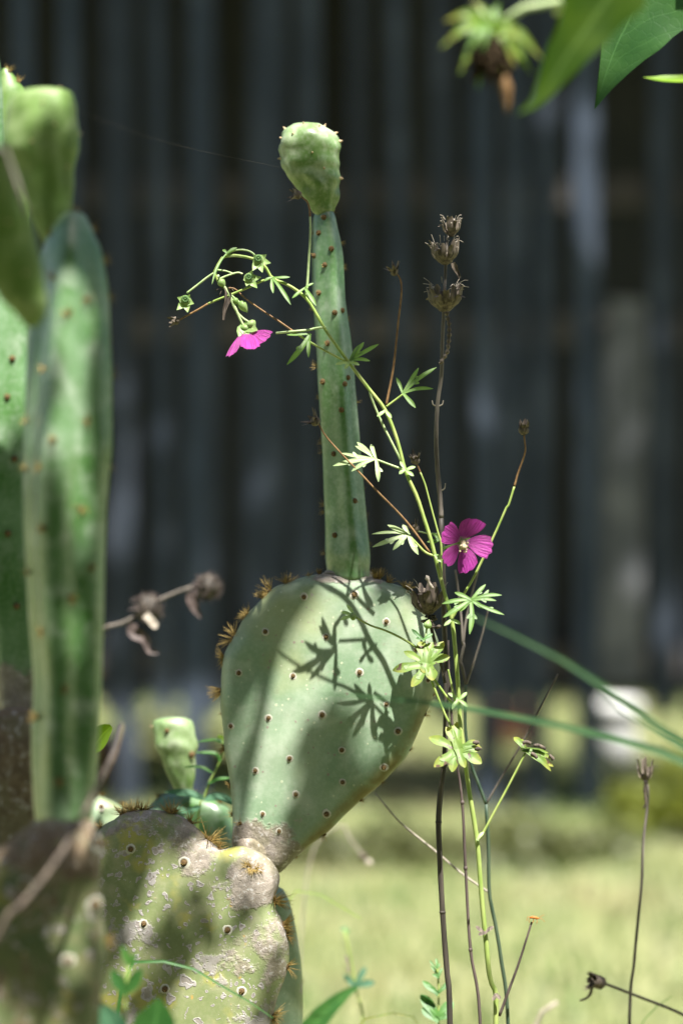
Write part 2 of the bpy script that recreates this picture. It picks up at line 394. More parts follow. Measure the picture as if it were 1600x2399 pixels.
def picket(x, me, tilt=0., z=.0, y=0.):
    o = bpy.data.objects.new('picket', me); COL.objects.link(o); o.parent = fence; o['_org'] = tuple(fence.location)
    o.location = (x, y, z); o.rotation_euler = (0, tilt, 0); return o
seen = [165, 272, 300, 384, 450, 492, 590, 640, 722, 828, 935, 1040, 1140, 1203, 1258, 1376, 1550, 1640]
xsf = [(q - 800) / S * FY for q in seen]
x = xsf[0] - .105
while x > -4: xsf.append(x); x -= R.uniform(.07, .13)
x = xsf[17] + .105
while x < 4: xsf.append(x); x += R.uniform(.07, .13)
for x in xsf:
    if abs(x - 1.108) < .085: continue  # picket left out so sun reaches the white bucket
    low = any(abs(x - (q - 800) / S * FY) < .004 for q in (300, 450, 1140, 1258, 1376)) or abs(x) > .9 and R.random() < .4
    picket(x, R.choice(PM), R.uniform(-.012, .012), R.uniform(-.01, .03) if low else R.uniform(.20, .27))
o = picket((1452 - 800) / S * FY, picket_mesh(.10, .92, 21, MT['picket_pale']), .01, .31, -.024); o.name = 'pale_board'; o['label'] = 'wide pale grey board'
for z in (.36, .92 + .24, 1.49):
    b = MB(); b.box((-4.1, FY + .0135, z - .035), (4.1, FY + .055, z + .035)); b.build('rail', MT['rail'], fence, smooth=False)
# made-up dark building standing in for deep shade, its porch added to shade it
shed = thing('shade_shed', 'made up dark shed standing for deep shade beyond the fence, with an added shading porch', 'shed', (0, 9.6, 0))
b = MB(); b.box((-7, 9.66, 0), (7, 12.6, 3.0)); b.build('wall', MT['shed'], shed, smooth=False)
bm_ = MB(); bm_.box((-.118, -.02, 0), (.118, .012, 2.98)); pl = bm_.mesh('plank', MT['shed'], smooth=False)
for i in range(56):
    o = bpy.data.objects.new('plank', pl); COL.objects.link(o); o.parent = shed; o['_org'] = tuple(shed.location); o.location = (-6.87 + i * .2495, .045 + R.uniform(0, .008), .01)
b = MB(); b.box((-7.3, 7.75, 3.0), (7.3, 12.9, 3.12)); b.build('roof', MT['shed'], shed, smooth=False)  # unseen porch roof, added to shade the wall
for x in (-6.6, -3.3, 3.3, 6.6):
    b = MB(); b.box((x - .06, 7.9, 0), (x + .06, 8.02, 2.999)); b.build('porch_post', MT['shed'], shed, smooth=False)
# white bucket and clay pots behind the fence
def pot(name, px, d, r0, r1, h, mt, label, cat, handle=False):
    g0 = ground_at(px, d); b = MB()
    prof = [(0, 0), (r0, 0), (lerp(r0, r1, .5), h * .5), (r1 * .985, h * .85), (r1 * 1.06, h * .86), (r1 * 1.06, h), (r1 * .95, h), (r0 * .9, .02), (0, .02)]
    rows = []
    for rr, z in prof: rows.append([b.add(g0 + Vector((math.cos(a * math.pi / 12) * max(rr, .001), math.sin(a * math.pi / 12) * max(rr, .001), z))) for a in range(24)])
    for i in range(len(rows) - 1):
        for j in range(24): b.face((rows[i][j], rows[i][(j + 1) % 24], rows[i + 1][(j + 1) % 24], rows[i + 1][j]))
    t = thing(name, label, cat, g0); b.build('body', mt, t)
    if handle:
        hb = MB(); hb.tube([g0 + Vector((math.cos(a) * r1 * 1.05, -.03, h * .9 - abs(math.sin(a)) * .12)) for a in [math.pi * k / 12 for k in range(13)]], .003, 5); hb.build('handle', MT['areole_ring'], t)
    return t
MT['white'] = simple('white_plastic', (.72, .72, .70), (.80, .80, .78), 30, .5)
MT['clay'] = simple('clay', (.11, .045, .032), (.16, .07, .048), 40, .85)
pot('white_bucket', 1445, 6.6, .049, .058, .205, MT['white'], 'white plastic bucket standing behind the fence below the pale board', 'bucket', True)
pot('clay_pot', 268, 6.2, .045, .06, .15, MT['clay'], 'red brown clay pot behind the fence by the tall cactus', 'pot')
pot('clay_pot', 1190, 7.4, .05, .065, .13, MT['clay'], 'small red clay pot behind the fence farther back on the lawn', 'pot')

# ------------------------------------------------------------------ tree added out of frame above, its crown shaped to shade the fence
MT['bark'] = simple('bark', (.06, .045, .03), (.14, .11, .08), 25, .9, .01, stretch=(1, 1, .2))
MT['tree_leaf'] = leafmat('tree_leaf', (.045, .10, .02), (.08, .15, .03), .3)
tree = thing('added_shade_tree', 'unseen broad leafy tree added in front of the fence, crown shaped to shade it', 'tree', (3.4, 4.2, 0))
b = MB()
b.tube(catmull([(3.4, 4.2, -.05), (3.38, 4.2, 1.2), (3.1, 4.25, 2.4), (2.6, 4.3, 3.6), (1.8, 4.3, 4.6)], 20), [lerp(.16, .05, i / 19) for i in range(20)], 10, rough=.05)
for e in ((-1.5, 4.2, 4.6), (.2, 4.5, 5.0), (3.6, 4.1, 5.2), (-.6, 3.9, 4.2)):
    b.tube(catmull([(2.9, 4.25, 2.9), ((e[0] + 2.4) / 2, 4.25, 3.8), e], 12), [lerp(.07, .02, i / 11) for i in range(12)], 7)
b.build('trunk', MT['bark'], tree)
b = MB()
Lh = Vector((SUN.x / SUN.z, SUN.y / SUN.z))
def tleaf(b, c, s, m=0):
    q = Quaternion(Vector((R.gauss(0, 1), R.gauss(0, 1), R.gauss(0, 1))).normalized(), R.uniform(0, 6.28))
    a = q @ Vector((s, 0, 0)); e = q @ Vector((0, s * .55, 0))
    i = [b.add(c - a, (.5, 0)), b.add(c + e - a * .15, (0, .5)), b.add(c + a, (.5, 1)), b.add(c - e - a * .15, (1, .5))]
    b.face(tuple(i), m)
for i in range(15000):
    zf = R.uniform(.5, 2.5); xf = R.uniform(-2.2, 2.2); h = R.uniform(3.4, 5.2)       # a spot on the fence and the height of the leaf that shades it
    cl = noise.noise(Vector((xf * 2.4, zf * 3.1, 1.3)))
    if cl > .50 or (zf < 1.15 and R.random() < .62): continue
    if abs(xf - 1.108) < .15 and 1.55 < zf < 2.3: continue  # crown left open here so sun reaches the white bucket
    b_ = Vector((xf + Lh.x * (h - zf), FY + Lh.y * (h - zf), h))
    tleaf(b, b_, R.uniform(.04, .075))
b.build('crown', MT['tree_leaf'], tree)

# ------------------------------------------------------------------ unseen leafy screen added behind the viewer to darken shaded sides
shade_screen = thing('shade_screen', 'unseen leafy screen added opposite the cacti to darken their shaded sides', 'shade_screen', (0, -1.5, 0))
b = MB(); b.box((-3.0, -2.2, 0), (3.2, -1.65, 4.6)); b.build('branches', MT['bark'], shade_screen, smooth=False)
b = MB()
for i in range(7000): tleaf(b, Vector((R.uniform(-3.2, 3.4), R.uniform(-1.8, -1.4), R.uniform(0.02, 4.9))), R.uniform(.05, .10))
b.build('leaves', MT['tree_leaf'], shade_screen)
# ------------------------------------------------------------------ cactus builders
def loft(name, path, d, mt, parent, ratio=.75, rot=0., ridge=0.0, rk=3, rph=0., rings=56, seg=44, cork=None, capr=(.25, .25), dd=0.0, bumps=0.0, cap=.35):
    """path: (px, py, half width px) from bottom to top; ratio: depth over width"""
    b = MB(); pts = catmull([(x, y, 0) for x, y, _ in path], rings)
    L = [0.]
    for a, c in zip(path, path[1:]): L.append(L[-1] + math.hypot(a[0] - c[0], a[1] - c[1]))
    rows = []
    for i, p in enumerate(pts):
        s = L[-1] * i / (rings - 1); k = 0
        while k < len(path) - 2 and s > L[k + 1]: k += 1
        t = (s - L[k]) / max(L[k + 1] - L[k], 1e-6); tt = t * t * (3 - 2 * t)
        hw = M(lerp(path[k][2], path[k + 1][2], lerp(t, tt, .5)), d)
        f = i / (rings - 1); dep = d + dd * f
        c = P(p.x, p.y, dep); row = []
        norm = math.sqrt(math.cos(rot) ** 2 + (ratio * math.sin(rot)) ** 2)
        for j in range(seg):
            an = 2 * math.pi * j / seg
            rr = 1 + ridge * math.cos(rk * an + rph + .6 * math.sin(f * 4)) * min(1, 6 * f * (1 - f) + .2)
            if bumps: rr += bumps * noise.noise(Vector((math.cos(an) * 2.2, math.sin(an) * 2.2, f * 6 + d * 9)))
            x0, y0 = math.cos(an) * hw * rr / norm, math.sin(an) * hw * ratio * rr / norm
            v = c + Vector((x0 * math.cos(rot) - y0 * math.sin(rot), x0 * math.sin(rot) + y0 * math.cos(rot), 0))
            row.append(b.add(v, (j / seg, f), cork=(cork(p.x, p.y) if cork else 0.), rim=0.))
        rows.append(row)
    for i in range(rings - 1):
        for j in range(seg): b.face((rows[i][j], rows[i][(j + 1) % seg], rows[i + 1][(j + 1) % seg], rows[i + 1][j]))
    for r_, up, q in ((rows[0], -1, path[0][2]), (rows[-1], 1, path[-1][2])):
        c = sum((b.v[i] for i in r_), Vector()) / seg
        h = M(q, d) * cap; mid = []
        for i in r_: mid.append(b.add(c.lerp(b.v[i], .62) + Vector((0, 0, up * h * .72)), (0, 0), cork=b.att['cork'][i], rim=0.))
        top = b.add(c + Vector((0, 0, up * h)), (0, 0), cork=b.att['cork'][r_[0]], rim=0.)
        for j in range(seg):
            a1, a2, m1, m2 = r_[j], r_[(j + 1) % seg], mid[j], mid[(j + 1) % seg]
            if up > 0: b.face((a1, a2, m2, m1)); b.face((m1, m2, top))
            else: b.face((a2, a1, m1, m2)); b.face((m2, m1, top))
    o = b.build(name, mt, parent)
    o['_bvh'] = len(BV); BV.append((BVHTree.FromPolygons(b.v, b.f), Vector((0, 0, 0)), d, None)); return o
BV = []
def pad(name, outline, d, mt, parent, thick=.022, yaw=0., pitch=0., rimR=.012, cork=None, rim=None, N=110, wob=.0012):
    """outline in photo pixels; the pad's mid plane is turned by yaw/pitch from facing the camera"""
    if sum(a_[0] * b_[1] - b_[0] * a_[1] for a_, b_ in zip(outline, outline[1:] + outline[:1])) < 0: outline = outline[::-1]
    cx = sum(p[0] for p in outline) / len(outline); cy = sum(p[1] for p in outline) / len(outline)
    C = P(cx, cy, d); n = Vector((-math.sin(yaw), -math.cos(yaw), math.sin(pitch))).normalized()
    loop = catmull([(x, y, 0) for x, y in outline] + [(outline[0][0], outline[0][1], 0)], N + 1)[:-1]
    L3 = [on_plane(p.x, p.y, C, n) for p in loop]
    C = sum(L3, Vector()) / N
    b = MB(); fr = [1, .985, .955, .91, .85, .76, .64, .50, .36, .22, .10]
    def put(r, j, side):
        v = C.lerp(L3[j], r); e = (1 - r) * (L3[j] - C).length
        q = min(e / rimR, 1.0); h = thick * (.80 * math.sqrt(max(0, 1 - (1 - q) ** 2)) + .2 * (1 - r * r))
        if wob: h += wob * noise.noise(v * 38 + Vector((d * 7, 0, side))) * min(1, q)
        px = lerp(cx, loop[j].x, r); py = lerp(cy, loop[j].y, r)
        return b.add(v + n * h * .5 * side if True else v, (0, 0), cork=cork(px, py) if cork else 0., rim=(rim(px, py, e) if rim else 0.))
    front = [[put(r, j, 1) for j in range(N)] for r in fr]
    back = [front[0]] + [[put(r, j, -1) for j in range(N)] for r in fr[1:]]
    for rows, fl in ((front, 0), (back, 1)):
        for i in range(len(fr) - 1):
            for j in range(N):
                q = (rows[i][j], rows[i][(j + 1) % N], rows[i + 1][(j + 1) % N], rows[i + 1][j])
                b.face(q if fl else tuple(reversed(q)))
        c = b.add(C + n * thick * .5 * (1 if not fl else -1), (0, 0), cork=0., rim=0.)
        for j in range(N):
            q = (rows[-1][j], rows[-1][(j + 1) % N], c); b.face(q if fl else tuple(reversed(q)))
    o = b.build(name, mt, parent)
    o['_bvh'] = len(BV); BV.append((BVHTree.FromPolygons(b.v, b.f), n, d, C)); return o
# areole and tuft prototypes
def areole_mesh(ring=True):
    b = MB(); rows = []
    for h, r in ((0, 1.0), (.55, .85), (.85, .5)): rows.append([b.add((math.cos(k * math.pi / 5) * r, math.sin(k * math.pi / 5) * r, h)) for k in range(10)])
    for i in range(2):
        for j in range(10): b.face((rows[i][j], rows[i][(j + 1) % 10], rows[i + 1][(j + 1) % 10], rows[i + 1][j]))
    b.face(tuple(rows[-1]))
    if ring:
        rr = []
        for h, r in ((.0, 1.9), (.22, 1.45), (.3, 1.15), (.0, .95)): rr.append([b.add((math.cos(k * math.pi / 5) * r * R.uniform(.85, 1.1), math.sin(k * math.pi / 5) * r * R.uniform(.85, 1.1), h)) for k in range(10)])
        for i in range(3):
            for j in range(10): b.face((rr[i][j], rr[i][(j + 1) % 10], rr[i + 1][(j + 1) % 10], rr[i + 1][j]), 1)
    for k in range(5):
        a = R.uniform(0, 6.28); t = R.uniform(.1, .5); q = Vector((math.cos(a) * t, math.sin(a) * t, .6))
        e = q + Vector((math.cos(a) * R.uniform(.1, .8), math.sin(a) * R.uniform(.1, .8), R.uniform(.5, 1.1)))
        b.tube([q, e], [.10, .02], 3, 2)
    return b.mesh('areole', [MT['areole'], MT['areole_ring'], MT['spine']])
AM = [areole_mesh() for _ in range(3)]; AMP = [areole_mesh(False) for _ in range(2)]
def tuft_mesh(n, spread, seed):
    r = random.Random(seed); b = MB()
    b.ball((0, 0, -.05), .34, 8, 5, 0, (1, 1, .75), .12)
    for k in range(n):
        a = r.uniform(0, 6.283); sp = spread * math.sqrt(r.random()); L = r.uniform(.55, 1.15)
        d = Vector((math.cos(a) * math.sin(sp), math.sin(a) * math.sin(sp), math.cos(sp)))
        p0 = Vector((math.cos(a) * r.uniform(0, .28), math.sin(a) * r.uniform(0, .28), .1))
        b.tube([p0, p0 + d * L], [.030, .006], 3, 1, caps=False)
    return b.mesh('spine_tuft', [MT['areole'], MT['spine']])
TM = [tuft_mesh((70, 34, 56, 22, 48, 62)[k], (1.0, .8, 1.15, .95, 1.25, .7)[k], k) for k in range(6)]; TMS = [tuft_mesh(16, .9, 10 + k) for k in range(2)]
bt = MB()
for (h, r0, r1) in ((0, .5, .32), (.55, .32, .03)):
    bt.tube([Vector((0, 0, h)), Vector((0, 0, h + .55))], [r0, r1], 6, 0)
TIP = bt.mesh('tip', MT['pale_tip'])
def fix(o, me, name, px, py, size, out=None, twist=None, flat=1.0, lift=0.0):
    bv, n, d, C = BV[o['_bvh']]
    r = (P(px, py, 1.0) - CAM).normalized()
    hit = bv.ray_cast(CAM, r)
    if hit[0] is not None and out is None: p, nn = hit[0], (hit[1] if hit[1].dot(r) < 0 else -hit[1])
    else:
        q = on_plane(px, py, C, n) if C is not None else P(px, py, d)
        h = bv.find_nearest(q); p = h[0]
        v = Vector((out[0], 0, -out[1])).normalized() if out else (q - p)
        nn = (v.normalized() if v.length > 1e-6 else h[1]) + Vector((0, -.25, 0)); nn.normalize()
    a = bpy.data.objects.new(name, me); COL.objects.link(a); a.parent = o; a['_org'] = o['_org']
    q = nn.to_track_quat('Z', 'Y') @ Quaternion((0, 0, 1), R.uniform(0, 6.28) if twist is None else twist)
    if name == 'spine_tuft':
        size *= R.uniform(.82, 1.22); flat *= R.uniform(.65, 1.2); nn = (nn + Vector((R.gauss(0, .18), R.gauss(0, .18), R.gauss(0, .18)))).normalized(); q = nn.to_track_quat('Z', 'Y') @ Quaternion((0, 0, 1), R.uniform(0, 6.28))
    a.matrix_local = Matrix.LocRotScale(p - Vector(o['_org']) - nn * size * .1 + nn * lift, q, Vector((size, size, size * flat)))
    return a
def tree_done(): pass

# ------------------------------------------------------------------ the prickly pear in focus
Z2 = lambda x, y: (480 + .38265 * x, 1300 + .38265 * y)
Z4 = lambda x, y: (200 + .3508 * x, 1800 + .3508 * y)
Z1 = lambda x, y: (360 + .3189 * x, 450 + .3189 * y)
Z7 = lambda x, y: (720 + .234 * x, 800 + .234 * y)
Z6 = lambda x, y: (600 + .1594 * x, 250 + .1594 * y)
Z3 = lambda x, y: (880 + .2551 * x, 1150 + .2551 * y)
Z5 = lambda x, y: (900 + .2742 * x, 1450 + .2742 * y)
ZB = lambda x, y: (650 + .3827 * x, 1850 + .3827 * y)
ZR = lambda x, y: (800 + .5102 * x, 1500 + .5102 * y)
ZT = lambda x, y: (1000 + .3827 * x, 0 + .3827 * y)
ZL = lambda x, y: (0 + .3571 * x, 1300 + .3571 * y)
DP = 1.612
cactus = thing('prickly_pear', 'grey green prickly pear with one tall thin arm on a broad round pad', 'cactus', ground_at(480, 1.61))
o_main = [Z2(*p) for p in ((740, 115), (620, 130), (520, 165), (430, 195), (370, 250), (300, 320), (240, 385), (190, 480), (150, 545), (115, 620), (105, 700), (100, 800), (95, 900), (105, 1000), (115, 1100), (120, 1200), (140, 1300), (155, 1400), (165, 1500), (170, 1580), (172, 1680), (165, 1780), (200, 1850), (300, 1930), (400, 1960), (470, 1940), (560, 1850), (650, 1775), (760, 1690), (850, 1600), (960, 1500), (1060, 1420), (1150, 1330), (1230, 1240), (1290, 1120), (1340, 1000), (1400, 860), (1440, 700), (1445, 600), (1420, 500), (1370, 400), (1320, 330), (1250, 215), (1180, 185), (1100, 160), (1010, 132), (880, 128))]
def sm(a, b, x): t = min(1, max(0, (x - a) / (b - a))); return t * t * (3 - 2 * t)
def cork_main(x, y):
    c = .95 * sm(250, 60, math.hypot(x - 590, (y - 2075)) ) 
    c = max(c, .60 * sm(32, 8, abs(y - 1352)) * sm(130, 60, abs(x - 815)))
    return c
def rim_main(x, y, e):
    k = sm(.011, .003, e)
    side = sm(1560, 1800, y) * sm(640, 760, x)
    left = .35 * sm(.006, .001, e)
    return min(1, k * side * 1.0 + left * k)
mainpad = pad('pad', o_main, DP, MT['pad'], cactus, .022, yaw=math.radians(9), pitch=math.radians(4), rimR=.0115, cork=cork_main, rim=rim_main, N=140, wob=.0034)
for x, y, s in ((607, 258, 1), (915, 243, 1.25), (370, 470, 1), (742, 502, 1), (208, 723, 1), (540, 742, 1), (947, 720, 1.1), (1110, 410, 1), (390, 1000, 1), (718, 980, 1.15), (160, 1048, .95), (310, 1322, .95), (518, 1247, 1), (838, 1195, 1), (1110, 915, .85), (1182, 1080, 1.1), (843, 1392, .95), (557, 1467, .95), (1095, 1302, 1.1), (745, 1587, 1.15), (355, 1587, .85), (455, 1693, .9), (1295, 580, .9), (1365, 768, .8)):
    fix(mainpad, R.choice(AM), 'areole', *Z2(x, y), M(5.6 * s, DP))
for x, y, s, ox, oy in ((640, 118, .8, -.1, -1), (500, 152, 1.15, -.25, -1), (385, 215, 1, -.5, -1), (352, 250, .8, -.7, -1), (245, 360, 1.15, -.8, -.8), (160, 500, 1.1, -1, -.5), (108, 630, .9, -1, -.1), (100, 835, 1, -1, .05), (112, 1190, .7, -1, 0), (162, 1405, .6, -1, .0), (170, 1590, .8, -1, -.1), (1055, 130, .9, .1, -1), (1130, 152, .85, .25, -1), (1245, 190, .95, .3, -1), (820, 118, .5, 0, -1), (700, 115, .5, 0, -1)):
    fix(mainpad, R.choice(TM), 'spine_tuft', *Z2(x, y), M(28 * s, DP), out=(ox, oy))
for x, y, s, ox, oy in ((1345, 970, .8, 1, .3), (1250, 1190, .7, 1, .5), (1105, 1410, .6, .8, .8), (965, 1510, .85, .6, 1), (740, 1730, .9, .3, 1), (560, 1850, .7, .5, 1), (95, 975, .35, -1, 0), (1415, 860, .5, 1, .2)):
    fix(mainpad, R.choice(TMS), 'spine_tuft', *Z2(x, y), M(20 * s, DP), out=(ox, oy))
fix(mainpad, TMS[0], 'spine_tuft', *Z2(215, 1640), M(14, DP))
# thin upright arm
ARM = [(815, 1356, 50), (814, 1335, 50), (812, 1300, 53), (806, 1200, 48), (797, 1050, 44), (786, 900, 43), (780, 810, 41), (769, 700, 37.5), (766, 600, 36), (760, 520, 28), (760, 492, 20)]
arm = loft('arm', ARM, DP + .014, MT['arm'], cactus, ratio=1.5, rot=math.radians(22), ridge=.08, rk=5, rph=2.4, rings=80)
for f, pts in ((Z7, ((203, 20), (155, 400), (340, 685), (265, 1125), (475, 1595), (275, 1940), (375, 425), (405, 362))), (Z1, ((1212, 300), (1180, 468), (1258, 535), (1213, 740), (1330, 885), (1278, 1108), (1243, 1395), (1250, 185), (1305, 415), (1385, 870)))):
    for x, y in pts: fix(arm, R.choice(AMP), 'areole', *f(x, y), M(7.0, DP))
for x, y, ox in ((70, 250, -1), (75, 560, -1), (115, 1020, -1), (110, 1105, -1), (140, 1640, -1), (155, 1710, -1), (175, 2120, -1), (490, 620, 1), (545, 1470, 1), (585, 1760, 1), (600, 2030, 1), (500, 265, 1)):
    fix(arm, R.choice(TMS), 'spine_tuft', *Z7(x, y), M(15, DP), out=(ox, -.2))
for x, y, ox in ((1440, 930, 1), (1370, 370, 1), (1400, 550, 1), (1150, 860, -1), (1165, 300, -1)):
    fix(arm, R.choice(TMS), 'spine_tuft', *Z1(x, y), M(12, DP), out=(ox, -.15))
for x, y, ox in ((1250, 140, .2), (1330, 150, .9), (1200, 150, -.7), (1290, 120, .3)):
    fix(arm, R.choice(TMS), 'spine_tuft', *Z1(x, y), M(13, DP), out=(ox, -.4))
BUD = [(757, 500, 20), (756, 489, 28), (747, 450, 47), (733, 410, 63), (726, 380, 69), (724, 350, 70.5), (723, 325, 67), (721, 310, 61), (719, 302, 50)]
bud = loft('young_bud', BUD, DP + .010, MT['bud'], cactus, cap=.32, ratio=.8, rot=math.radians(8), ridge=.03, rk=5, rph=.4, rings=48, bumps=.15)
for x, y in ((540, 400), (825, 668), (930, 290), (700, 250), (1000, 900)): fix(bud, TIP, 'tip', *Z6(x, y), M(6, DP))
for x, y, ox, oy in ((345, 460, -1, -.3), (320, 760, -1, .1), (425, 325, -.8, -.8), (1025, 255, .5, -1), (1135, 415, 1, -.4), (1185, 525, 1, -.2), (1240, 1055, 1, 0)): fix(bud, TIP, 'tip', *Z6(x, y), M(8, DP), out=(ox, oy))
# old scarred pad below
o_old = [Z4(*p) for p in ((60, 440), (130, 375), (190, 345), (250, 300), (310, 283), (400, 275), (520, 282), (610, 305), (680, 340), (740, 390), (790, 440), (840, 480), (880, 530), (920, 542), (960, 530), (1050, 520), (1130, 545), (1200, 580), (1260, 640), (1300, 720), (1290, 790), (1268, 860), (1275, 930), (1310, 1000), (1345, 1090), (1362, 1180), (1360, 1300), (1335, 1400), (1295, 1500), (1260, 1620), (1240, 1730), (1200, 1900), (1080, 2120), (850, 2300), (620, 2360), (400, 2280), (200, 2050), (60, 1800), (-20, 1500), (-50, 1200), (-40, 900), (0, 600))]
def cork_old(x, y):
    c = .54 * sm(2010, 1885, y + .25 * (x - 400)) if x < 560 else 0
    c = max(c, .85 * sm(130, 40, math.hypot(x - 640, y - 2030)), .62 * sm(110, 30, math.hypot(x - 480, y - 1960)), .55 * sm(60, 10, abs(x - 655)) * sm(2060, 2150, y))
    c = max(c, .52 * sm(120, 20, math.hypot(x - 600, y - 2200)), .5 * sm(60, 10, math.hypot(x - 420, y - 2260)))
    return c
oldpad = pad('old_pad', o_old, 1.585, MT['old'], cactus, .027, yaw=math.radians(6), pitch=math.radians(8), rimR=.013, cork=cork_old, N=140, wob=.003)
for x, y, s in ((305, 540, 1.1), (660, 630, 1.4), (392, 1040, 1.15), (950, 1080, 1.2), (533, 1475, 1.2), (1045, 1490, 1.2)): fix(oldpad, R.choice(AM), 'areole', *Z4(x, y), M(6 * s, DP))
for x, y, s, ox, oy in ((250, 295, 1.0, -.6, -1), (320, 280, 1.25, -.1, -1), (385, 275, 1.1, .15, -1), (580, 290, 1.15, .2, -1), (710, 355, 1.1, .5, -1), (850, 450, 1.25, .3, -1), (905, 520, 1., .6, -1), (100, 395, .6, -.5, -1), (1340, 1050, 1.5, 1, -.1), (1355, 1110, 1.2, 1, .1), (1340, 1320, 1.0, 1, .2), (1215, 1650, 1.0, .8, .2), (1275, 880, 1.1, 1, -.2)):
    fix(oldpad, R.choice(TM), 'spine_tuft', *Z4(x, y), M(30 * s, DP), out=(ox, oy))
fix(oldpad, TM[0], 'spine_tuft', *Z4(1120, 665), M(22, DP), flat=.55); fix(oldpad, TM[2], 'spine_tuft', *Z4(1085, 655), M(20, DP), flat=.55); fix(oldpad, TM[1], 'spine_tuft', *Z4(1160, 675), M(19, DP), flat=.5)
loft('corky_collar', [(815, 1362, 50), (815, 1352, 60), (814, 1343, 58), (814, 1337, 52)], DP + .012, MT['old'], cactus, ratio=.62, rot=math.radians(10), rings=14, cork=lambda x, y: .9, bumps=.12, cap=.1)
# woody joint between the pads
MT['wood'] = cactus_skin('corky_joint', (.30, .24, .17), (.20, .15, .10), (.46, .40, .33), cork=(.36, .30, .23), pimples=False, rough=.8)
jn = loft('woody_joint', [(618, 2055, 30), (618, 2025, 44), (606, 1995, 50), (592, 1970, 42)], 1.606, MT['wood'], cactus, ratio=.42, rings=30, cork=lambda x, y: 1., bumps=.10)
o_rear = [(650, 2075), (668, 2090), (686, 2150), (703, 2250), (708, 2330), (705, 2420), (680, 2600), (600, 2720), (540, 2600), (540, 2300), (580, 2150), (615, 2085)]
rear = pad('pad', o_rear, 1.66, MT['pad'], cactus, .024, yaw=math.radians(-20), rimR=.012, N=80, cork=lambda x, y: .5 * sm(2300, 2420, y))
for x, y in ((706, 2300), (680, 2110)): fix(rear, TMS[0], 'spine_tuft', x, y, M(13, 1.66), out=(1, 0))
loft('trunk', [(500, 3790, 150), (490, 3400, 130), (470, 3000, 120), (460, 2720, 130), (455, 2560, 90)], 1.60, MT['trunk'], cactus, ratio=.6, rings=24, seg=24, cork=lambda x, y: .7, bumps=.15)

# ------------------------------------------------------------------ tall cactus on the left, nearer
D2 = 1.30
tall = thing('prickly_pear', 'tall ribbed prickly pear with green upright arms on a brown corky trunk', 'cactus', ground_at(60, 1.28))
a1 = loft('arm', [(148, 1945, 52), (150, 1905, 68), (152, 1750, 73), (158, 1600, 74), (154, 1400, 84), (152, 1200, 91), (158, 1050, 96), (162, 900, 92), (166, 700, 81), (168, 600, 69), (168, 540, 48), (172, 505, 28)], D2, MT['arm'], tall, ratio=1.25, rot=math.radians(20), ridge=.15, rk=4, rph=2.2, rings=90)
for x, y in ((95, 1095), (125, 650), (105, 865), (160, 735), (128, 1030), (105, 1240), (190, 1190), (165, 1400), (100, 1480), (155, 1615), (88, 1680), (205, 985), (200, 700), (140, 1830), (215, 1330)): fix(a1, R.choice(TM), 'spine_tuft', x, y, M(21, D2))
for x, y, ox in ((180, 508, .2), (205, 540, .9), (245, 610, 1), (255, 700, 1), (258, 880, 1), (250, 1100, 1), (62, 985, -1), (65, 1100, -1), (60, 1340, -1), (238, 1480, 1), (235, 1580, 1), (150, 560, -.4)): fix(a1, R.choice(TMS), 'spine_tuft', x, y, M(22, D2), out=(ox, -.3))
a2 = loft('young_bud', [(132, 572, 22), (130, 560, 31), (120, 487, 50), (110, 417, 64), (97, 350, 86), (97, 310, 88), (98, 260, 82), (100, 228, 74), (104, 214, 60)], D2 + .005, MT['young'], tall, cap=.12, ratio=.7, rot=math.radians(-10), ridge=.03, rk=5, rings=50, bumps=.08)
for x, y in ((75, 330), (160, 390), (100, 240), (130, 290)): fix(a2, TIP, 'tip', x, y, M(7, D2))
fix(a2, TIP, 'tip', 185, 313, M(9, D2), out=(1, 0)); fix(a2, TIP, 'tip', 140, 212, M(8, D2), out=(.4, -1))
a3 = loft('young_pad', [(76, 762, 16), (72, 735, 34), (52, 690, 54), (28, 610, 66), (12, 520, 62), (-2, 430, 50), (-8, 370, 36), (-10, 345, 20)], 1.20, MT['young'], tall, ratio=.55, rot=math.radians(14), ridge=.03, rk=4, rings=44, dd=-.03, bumps=.06)
for x, y in ((20, 520), (60, 640)): fix(a3, TIP, 'tip', x, y, M(7, D2))
a4 = loft('arm', [(50, 1760, 60), (45, 1600, 66), (30, 1300, 78), (16, 1000, 76), (14, 800, 62), (34, 640, 46), (52, 570, 22), (60, 545, 8)], 1.42, MT['arm'], tall, ratio=1.1, rot=math.radians(30), ridge=.07, rk=5, rings=60, cork=lambda x, y: .9 * sm(1480, 1640, y))
for x, y in ((18, 930), (35, 1075), (30, 840), (20, 1250), (40, 1420)): fix(a4, R.choice(AMP), 'areole', x, y, M(8, 1.42))
a5 = loft('pad', [(10, 700, 40), (16, 560, 52), (22, 420, 56), (25, 300, 50), (25, 220, 37), (20, 185, 20), (14, 162, 8)], 1.46, MT['young'], tall, ratio=.6, rot=.2, rings=36)
for x, y in ((20, 168), (42, 190)): fix(a5, R.choice(TMS), 'spine_tuft', x, y, M(18, 1.46), out=(.5, -1))
a6 = loft('pad', [(-30, 600, 40), (-34, 400, 46), (-26, 250, 34), (-22, 160, 24), (-22, 110, 12)], 1.44, MT['arm'], tall, ratio=.6, rot=.2, rings=30)
o_tr = [(80, 1925), (115, 1918), (160, 1925), (214, 1918), (236, 1960), (238, 2040), (238, 2110), (248, 2200), (240, 2300), (234, 2400), (236, 2600), (220, 3000), (190, 3400), (120, 3620), (20, 3640), (-90, 3500), (-180, 3100), (-220, 2700), (-230, 2300), (-190, 2150), (-110, 2060), (-20, 2000), (40, 1955)]
